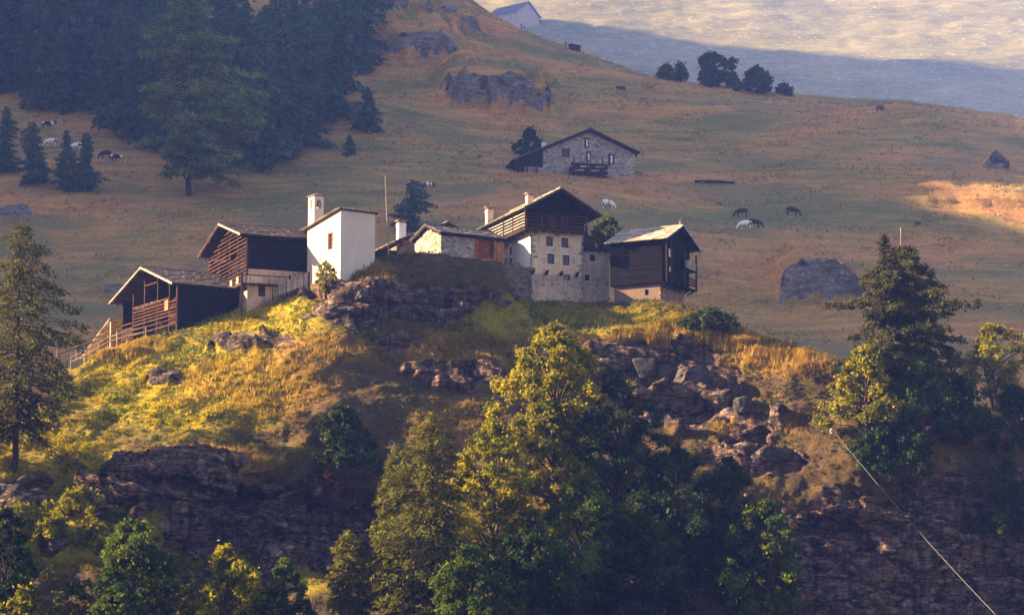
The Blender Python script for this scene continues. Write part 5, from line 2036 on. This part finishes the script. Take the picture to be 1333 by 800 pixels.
EDGE_X = [-60, 0, 60, 110, 160, 200, 250, 300, 340, 385, 410, 440, 465, 480]
EDGE_Y = [120, 136, 148, 166, 190, 205, 216, 222, 228, 212, 190, 158, 120, 60]
fr = random.Random(77)
spots, tries = [], 0
while len(spots) < 150 and tries < 6000:
    tries += 1
    px = fr.uniform(-60, 478)
    py = np.interp(px, EDGE_X, EDGE_Y) - abs(fr.gauss(0, 1)) * 70 - 2
    if py < -130 or (px > 380 and py < -30 - (480 - px)):
        continue
    q = ground(px, py, "hill")
    if q.y > 720 or any((q.x - s.x) ** 2 + (q.y - s.y) ** 2 < 3.4 ** 2 for s in spots):
        continue
    spots.append(q)
for q in spots:
    forest_tree(fr.randrange(6), q, fr.uniform(.75, 1.1), fr.uniform(0, 6.28))

# ------------------------------------------------------------------ cows
def m_cow(name, coat, white, thr):
    t = NT(name)
    n = t.noise(t.coord((1, 1, .8)), 1.1, 2, .5)
    t.col(t.mix(t.ramp(n, [(thr, 0.0), (thr + .02, 1.0)]), coat, white))
    t.b.inputs["Roughness"].default_value = .8
    return t.m


C_DARK = m_cow("coat_dark_brown", (0.045, 0.022, 0.014), (0.5, 0.45, 0.4), .80)
C_BLACK = m_cow("coat_black_white", (0.018, 0.015, 0.014), (0.75, 0.72, 0.68), .52)
C_WHITE = m_cow("coat_white_patched", (0.10, 0.05, 0.03), (0.80, 0.76, 0.70), .38)
C_PIED = m_cow("coat_brown_pied", (0.14, 0.065, 0.035), (0.78, 0.73, 0.66), .50)


def cow_mesh(grazing=True):
    V, E, Rd = [], [], []

    def a(co, r, link_to=None):
        V.append(co)
        Rd.append(r)
        if link_to is not None:
            E.append((link_to, len(V) - 1))
        return len(V) - 1
    hip = a((-.55, 0, 1.12), (.33, .33))
    rump = a((-.88, 0, 1.14), (.24, .25), hip)
    mid = a((-.05, 0, 1.05), (.37, .40), hip)
    sh = a((.50, 0, 1.08), (.30, .36), mid)
    if grazing:
        nk = a((.88, 0, .90), (.17, .22), sh)
        hd = a((1.12, 0, .52), (.13, .15), nk)
        mz = a((1.26, 0, .20), (.085, .095), hd)
        a((1.30, 0, .10), (.075, .08), mz)
    else:
        nk = a((.88, 0, 1.32), (.16, .22), sh)
        hd = a((1.15, 0, 1.45), (.13, .15), nk)
        mz = a((1.42, 0, 1.30), (.085, .095), hd)
        a((1.50, 0, 1.25), (.075, .08), mz)
    for s in (-1, 1):
        e = a((hd and V[hd][0] - .02, s * .2, V[hd][2] + .12), (.035, .06), hd)
        k = a((.50, s * .20, .72), (.12, .10), sh)
        k2 = a((.52, s * .20, .40), (.065, .065), k)
        a((.50, s * .20, .04), (.055, .055), k2)
        h1 = a((-.62, s * .22, .82), (.16, .12), hip)
        h2 = a((-.76, s * .22, .50), (.075, .07), h1)
        a((-.70, s * .22, .04), (.055, .055), h2)
    t = a((-1.08, 0, .95), (.05, .05), rump)
    t2 = a((-1.12, 0, .55), (.03, .03), t)
    a((-1.12, 0, .38), (.05, .05), t2)
    ud = a((-.35, 0, .68), (.14, .13), mid)
    me = bpy.data.meshes.new("cow_cage")
    me.from_pydata(V, E, [])
    o = bpy.data.objects.new("cow_cage", me)
    COL.objects.link(o)
    sk = o.modifiers.new("skin", 'SKIN')
    sk.use_smooth_shade = True
    o.modifiers.new("sub", 'SUBSURF').levels = 2
    for i, r in enumerate(Rd):
        me.skin_vertices[0].data[i].radius = r
        me.skin_vertices[0].data[i].use_root = (i == 0)
    dg = bpy.context.evaluated_depsgraph_get()
    out = bpy.data.meshes.new_from_object(o.evaluated_get(dg))
    out.name = "cow"
    for p in out.polygons:
        p.use_smooth = True
    bpy.data.objects.remove(o)
    return out


cow_g, cow_s = cow_mesh(True), cow_mesh(False)
HORN = m_plain("horn", (.5, .45, .35), .5)
for px, py, deg, graz, mat, lb in [
    (62, 169, 10, 0, C_BLACK, "black and white cow standing highest on the left pasture"),
    (66, 191, 185, 1, C_WHITE, "white cow grazing below the highest cow, behind the second spruce"),
    (99, 197, 160, 1, C_WHITE, "pale cow half hidden behind the touching pair of spruces"),
    (137, 207, 170, 1, C_DARK, "dark brown cow just left of the black cow with the white back"),
    (152, 212, 20, 1, C_BLACK, "black cow with a white back right of the touching spruces"),
    (222, 226, 5, 1, C_DARK, "brown cow in the shade left of the huge lone larch's trunk"),
    (559, 248, 190, 1, C_PIED, "brown and white cow grazing right of the dark bushy spruce"),
    (792, 272, 25, 1, C_WHITE, "white cow grazing just above the tall house's right eave"),
    (965, 283, 170, 1, C_DARK, "dark brown cow grazing above the black and white pair"),
    (970, 299, 185, 1, C_WHITE, "white patched cow of the pair below the dark brown cow"),
    (983, 297, 5, 1, C_DARK, "dark cow right beside the white patched cow"),
    (1032, 281, 10, 1, C_DARK, "dark cow grazing alone, rightmost on the pasture")]:
    q = ground(px, py, "hill")
    me = (cow_g if graz else cow_s).copy()
    me.materials.clear()
    me.materials.append(mat)
    o = link("cow", me, None, q)
    o.rotation_euler = (0, 0, R(deg + random.uniform(-10, 10)))
    o.scale = (1.12, 1.12, 1.12)
    tag(o, lb, "cow", "cows grazing on the mountainside")


# ------------------------------------------------------------------ boulders, sticks, cable
import bmesh
M_rock = None


def m_boulder():
    t = NT("boulder_stone")
    n = t.noise(t.coord((1, 1, 1.8)), 1.5, 8, .72, .4)
    c = t.ramp(n, [(.3, (.03, .027, .027)), (.5, (.065, .054, .048)), (.72, (.16, .13, .11))])
    t.col(c)
    t.bump(n, .8, .15)
    return t.m


M_rock = m_boulder()


def boulder(px, py, w, hgt, label, which="knoll", seed=1, Y=None, name="boulder", squash=1.0):
    p = at(px, py, Y) if Y else ground(px, py, which)
    r2 = np.random.default_rng(seed)
    bm = bmesh.new()
    pts = unit(r2.normal(size=(16, 3)) * np.array([1, 1, .8]))
    pts = np.sign(pts) * np.abs(pts) ** .75 * r2.uniform(.8, 1.05, (16, 1)) * np.array([w / 2, w * .42, hgt])
    for q in pts:
        bm.verts.new(q)
    bmesh.ops.convex_hull(bm, input=bm.verts)
    for q in [v for v in bm.verts if not v.link_faces]:
        bm.verts.remove(q)
    bmesh.ops.bevel(bm, geom=list(bm.edges), offset=.05 * min(w, hgt), segments=1, affect='EDGES')
    bmesh.ops.triangulate(bm, faces=bm.faces)
    bmesh.ops.subdivide_edges(bm, edges=bm.edges, cuts=3, use_grid_fill=True)
    co = np.array([v.co[:] for v in bm.verts])
    f1, f2, rid = cellular(co[:, 0] / (.32 * w) + seed * 7, co[:, 1] / (.32 * w), co[:, 2] / (.22 * w), seed)
    k = 1 + (rid - .5) * .10 - .05 * (1 - sstep(0, .12, f2 - f1)) + .06 * fbm(co[:, 0] * 2.2 + seed, co[:, 1] * 2.2, co[:, 2] * 3.2, 4, seed)
    for v, c in zip(bm.verts, co * k[:, None]):
        v.co = c
    me = bpy.data.meshes.new(name)
    bm.to_mesh(me)
    bm.free()
    me.materials.append(M_rock)
    o = link(name, me, None, p)
    o.rotation_euler = (random.uniform(-.15, .15), random.uniform(-.2, .2), random.uniform(0, 6))
    return tag(o, label, "boulder")


boulder(1146, 143, 2.0, 1.3, "pale boulder alone on the crest at upper right", "hill", 3)
boulder(1298, 206, 3.6, 1.4, "dark flat boulder on the pasture by the right edge", "hill", 4)
boulder(810, 116, 3.2, .7, "low dark boulder on the slope below the crest bushes", "hill", 5)
boulder(36, 630, 4.2, 1.0, "slanting pale slab at the old larch's foot", "knoll", 6)
boulder(1195, 292, 1.4, .8, "small pale boulder on the pasture behind the two old larches", "hill", 8)
boulder(395, 380, 1.8, .8, "grey boulder at the white chapel's foot beside the picket fence", "knoll", 9)
boulder(225, 489, 2.4, .6, "flat grey boulder in the sunny meadow", "knoll", 10)
boulder(905, 494, 5.4, 2.0, "large dark cracked boulder under the sunlit rim grass", "knoll", 12)
boulder(838, 478, 3.6, 1.6, "pale rounded boulder left of the large dark cracked one", "knoll", 13)
boulder(865, 486, 2.2, 1.3, "dark smooth boulder wedged between the pale and the cracked boulder", "knoll", 17)
boulder(968, 528, 3.2, 1.2, "light blocky boulder below and right of the large dark cracked one", "knoll", 14)
boulder(1010, 592, 5.0, 1.0, "long pale slab below the orange grass ledge", "knoll", 15)
boulder(72, 712, 2.0, 1.2, "small reddish boulder between the yellow shrubs and the thicket", "knoll", 16)
for i, (px, py, w) in enumerate([(470, 385, 2.2), (520, 405, 2.6), (600, 400, 2.4)]):
    tag(boulder(px, py, w, w * .38, "grey rock breaking through the shaded hump below the cottage", "knoll", 30 + i), group="rocks on the shaded hump")

g = ground(905, 238, "hill")
g2 = ground(956, 239, "hill")
o = empty("fallen_log", g, 0, "long dark fallen log lying across the pasture above the cows", "log")
m = MB()
dv = g2 - g
m.tube([(0, 0, .2), tuple(dv * .5 + Vector((0, 0, .3))), tuple(dv + Vector((0, 0, .2)))], [.34, .3, .2], 9)
m.build("stem", W_DARK, o)
m = MB().tube([tuple(dv * .62 + Vector((0, 0, .4))), tuple(dv * .8 + Vector((.2, 0, 1.0)))], [.1, .04], 6)
m.build("branch_stub", W_PALE, o)
g = ground(893, 126, "hill")
o = empty("dead_branch", g, 0, "bleached forked dead branch lying below the crest bushes", "branch")
s = depth(g) / F_PX
m = MB().tube([(0, 0, .1), (-8 * s, .3, 6 * s), (-16 * s, .5, 11 * s)], [.14, .11, .06], 6)
m.tube([(-14 * s, .5, 9 * s), (-11 * s, .2, 18 * s)], [.09, .04], 6)
m.build("stem", W_PALE, o)
p0, p1 = at(1172, 400, 345), at(1172.5, 296, 345)
m = MB().tube([tuple(Vector((0, 0, -8))), (0, 0, 0), tuple(p1 - p0)], [.12, .1, .035], 6)
m.tube([tuple((p1 - p0) * .8), tuple((p1 - p0) * .8 + Vector((.35, 0, .25)))], [.03, .015], 5)
o = m.build("bare_snag", W_PALE)
o.location = p0
tag(o, "thin bare dead stem poking above the right old larch", "snag")

# goods cable strung down the cliff
a, b = ground(1066, 543, "knoll") + Vector((0, -.2, .5)), at(1318, 822, 284)
o = empty("goods_cable", a, 0, "thin grey goods cable running down across the right cliff", "cable")
pts = []
for k in range(25):
    t = k / 24
    q = a.lerp(b, t) - a
    pts.append((q.x, q.y, q.z - 0.6 * 4 * t * (1 - t)))
MB().tube(pts, [.022] * 25, 6).build("wire", m_plain("cable_steel", (.11, .105, .11), .4, .5, .3), o)
q = a.lerp(b, .075) - a
mk = MB()
mk.tube([(q.x, q.y, q.z - .75), (q.x, q.y, q.z - .6), (q.x, q.y, q.z - .4), (q.x, q.y, q.z - .2), (q.x, q.y, q.z - .08)], [.05, .2, .25, .2, .05], 10)
mk.build("marker_ball", WHITE_PAINT, o)
mk = MB()
mk.beam((0, .3, -1.4), (0, .2, .25), .22, .22)
mk.beam((-.3, .25, .1), (.3, .25, .1), .14, .14)
mk.build("anchor_post", W_BROWN, o)

# ------------------------------------------------------------------ grass and heath on the knoll
def m_blade():
    t = NT("grass_blades")
    c = t.attr("col").outputs["Color"]
    t.col(c)
    t.b.inputs["Specular IOR Level"].default_value = .1
    tr = t.n("BsdfTranslucent")
    t.l(c, tr.inputs["Color"])
    mx = t.n("MixShader")
    mx.inputs[0].default_value = .45
    t.l(t.b.outputs[0], mx.inputs[1])
    t.l(tr.outputs[0], mx.inputs[2])
    t.l(mx.outputs[0], t.t.nodes["Material Output"].inputs["Surface"])
    return t.m


def pasture():
    r2 = np.random.default_rng(9)
    X, Y, Z = hX.ravel(), hY2.ravel(), hZ.ravel()
    u, v = pix(X, Y, Z)
    w = ((u > -40) & (u < 1370) & (v > -20) & (v < 470) & (Y > 395) & (Y < 690)) * (hrock.ravel() < .3)
    w = w * (.05 + sstep(-.05, .4, fbm(X / 7, Y / 7, Z / 2, 4, 131)))
    n = 30000
    ids = r2.choice(len(w), n, p=w / w.sum())
    base = hv[ids] + r2.uniform(-.5, .5, (n, 3)) * np.array([1, 1, 0])
    per = 4
    k = np.repeat(np.arange(n), per)
    m = n * per
    tone = r2.uniform(0, 1, (n, 1)) ** 1.5
    col = np.array([.20, .15, .06]) * (1 - tone) + np.array([.62, .42, .19]) * tone
    b = base[k] + np.stack([r2.normal(0, .22, m), r2.normal(0, .22, m), np.full(m, -.08)], 1)
    a = r2.uniform(0, 6.283, m)
    side = np.stack([np.cos(a), np.sin(a), np.zeros(m)], 1) * .10
    tip = b + np.stack([r2.normal(0, .14, m), r2.normal(0, .14, m), r2.uniform(.2, .55, m)], 1)
    vv = np.stack([b - side, b + side, tip], 1).reshape(-1, 3)
    me = mesh_np("pasture_tussocks", vv, np.arange(m * 3).reshape(-1, 3), m_blade(), False, {"col": np.repeat(col[k], 3, 0)})
    tag(link("pasture_tussocks", me), "dry grass tussocks on the mountainside pasture", kind="stuff")


pasture()


def grass(n_tuft=100000, per=5):
    r2 = np.random.default_rng(4)
    area_ok = ((rk.ravel() < .35) & (kY.ravel() < 349) & (kY.ravel() > 282))
    nrm = grid_normals(kX, kY, kZ).reshape(-1, 3)
    wgt = area_ok * (0.25 + dry.ravel() * 1.6 + green.ravel() * .9) * np.clip(nrm[:, 2], .1, 1)
    uu, vv_ = pix(kX, kY, kZ)
    rim = (sstep(800, 850, uu) * sstep(1110, 1080, uu) * sstep(1.5, .6, np.abs(vv_ - np.interp(uu, [830, 900, 960, 1030, 1100], [436, 440, 446, 462, 478])) / 18)).ravel()
    wgt = wgt * (1 - .45 * rim)
    wgt = wgt * (0.08 + sstep(-.05, .40, fbm(kX / 2.2, kY / 2.2, kZ / 2.2, 3, 111)).ravel())
    ids = r2.choice(len(wgt), n_tuft, p=wgt / wgt.sum())
    base = kv[ids] + r2.uniform(-.14, .14, (n_tuft, 3)) * np.array([1, 1, 0])
    gr, dr = green.ravel()[ids], dry.ravel()[ids]
    hgt = (.22 + .40 * dr + .06 * gr) * r2.uniform(.55, 1.35, n_tuft)
    hgt = hgt * (1 + .35 * rim[ids])
    heath = np.array([.085, .052, .022])
    mead = np.array([.42, .32, .005])
    straw = np.array([.52, .31, .045])
    col = heath * (1 - gr[:, None]) + mead * gr[:, None]
    col = col * (1 - .85 * dr[:, None]) + straw * .85 * dr[:, None]
    col = col * r2.uniform(.45, 1.5, (n_tuft, 1))
    lush = (r2.random(n_tuft) < .22)[:, None] * (1 - .3 * dr[:, None])
    col = col * (1 - .8 * lush) + np.array([.10, .13, .012]) * .8 * lush
    k = np.repeat(np.arange(n_tuft), per)
    n = len(k)
    b = base[k] + np.stack([r2.normal(0, .10, n), r2.normal(0, .10, n), np.full(n, -.05)], 1)
    a = r2.uniform(0, 6.283, n)
    side = np.stack([np.cos(a), np.sin(a), np.zeros(n)], 1) * (.028 + .03 * r2.random(n))[:, None]
    tip = b + np.stack([r2.normal(.03, .16, n), r2.normal(0, .16, n), np.ones(n)], 1) * (hgt[k] * r2.uniform(.7, 1.2, n))[:, None]
    v = np.stack([b - side, b + side, tip], 1).reshape(-1, 3)
    c = np.repeat(col[k] * r2.uniform(.8, 1.2, (n, 1)), 3, 0)
    me = mesh_np("grass", v, np.arange(n * 3).reshape(-1, 3), m_blade(), False, {"col": c})
    tag(link("grass", me), "long sun bleached grass growing on the knoll", kind="stuff")
    # heath, nettles and other leafy ground cover
    n2 = 26000
    w2 = area_ok * (.2 + green.ravel() + .25 * (1 - dry.ravel())) * (sstep(.05, .3, fbm(kX / 3.0, kY / 3.0, kZ / 3.0, 4, 115)).ravel() + .02)
    ids = r2.choice(len(w2), n2, p=w2 / w2.sum())
    pos = kv[ids] + r2.normal(0, .16, (n2, 3)) * np.array([1, 1, .6]) + np.array([0, 0, .18])
    nr = unit(nrm[ids] + r2.normal(size=(n2, 3)) * .6)
    v, f = leaf_quads(pos, nr, .24 * r2.uniform(.5, 1.4, n2), 1.2)
    tint = np.clip(.25 + .5 * green.ravel()[ids] + r2.normal(0, .18, n2), 0, 1)
    me = mesh_np("undergrowth", v, f, L_GREEN, False, {"tint": np.repeat(tint, 4)})
    tag(link("undergrowth", me), "low leafy undergrowth scattered over the knoll", kind="stuff")


grass()
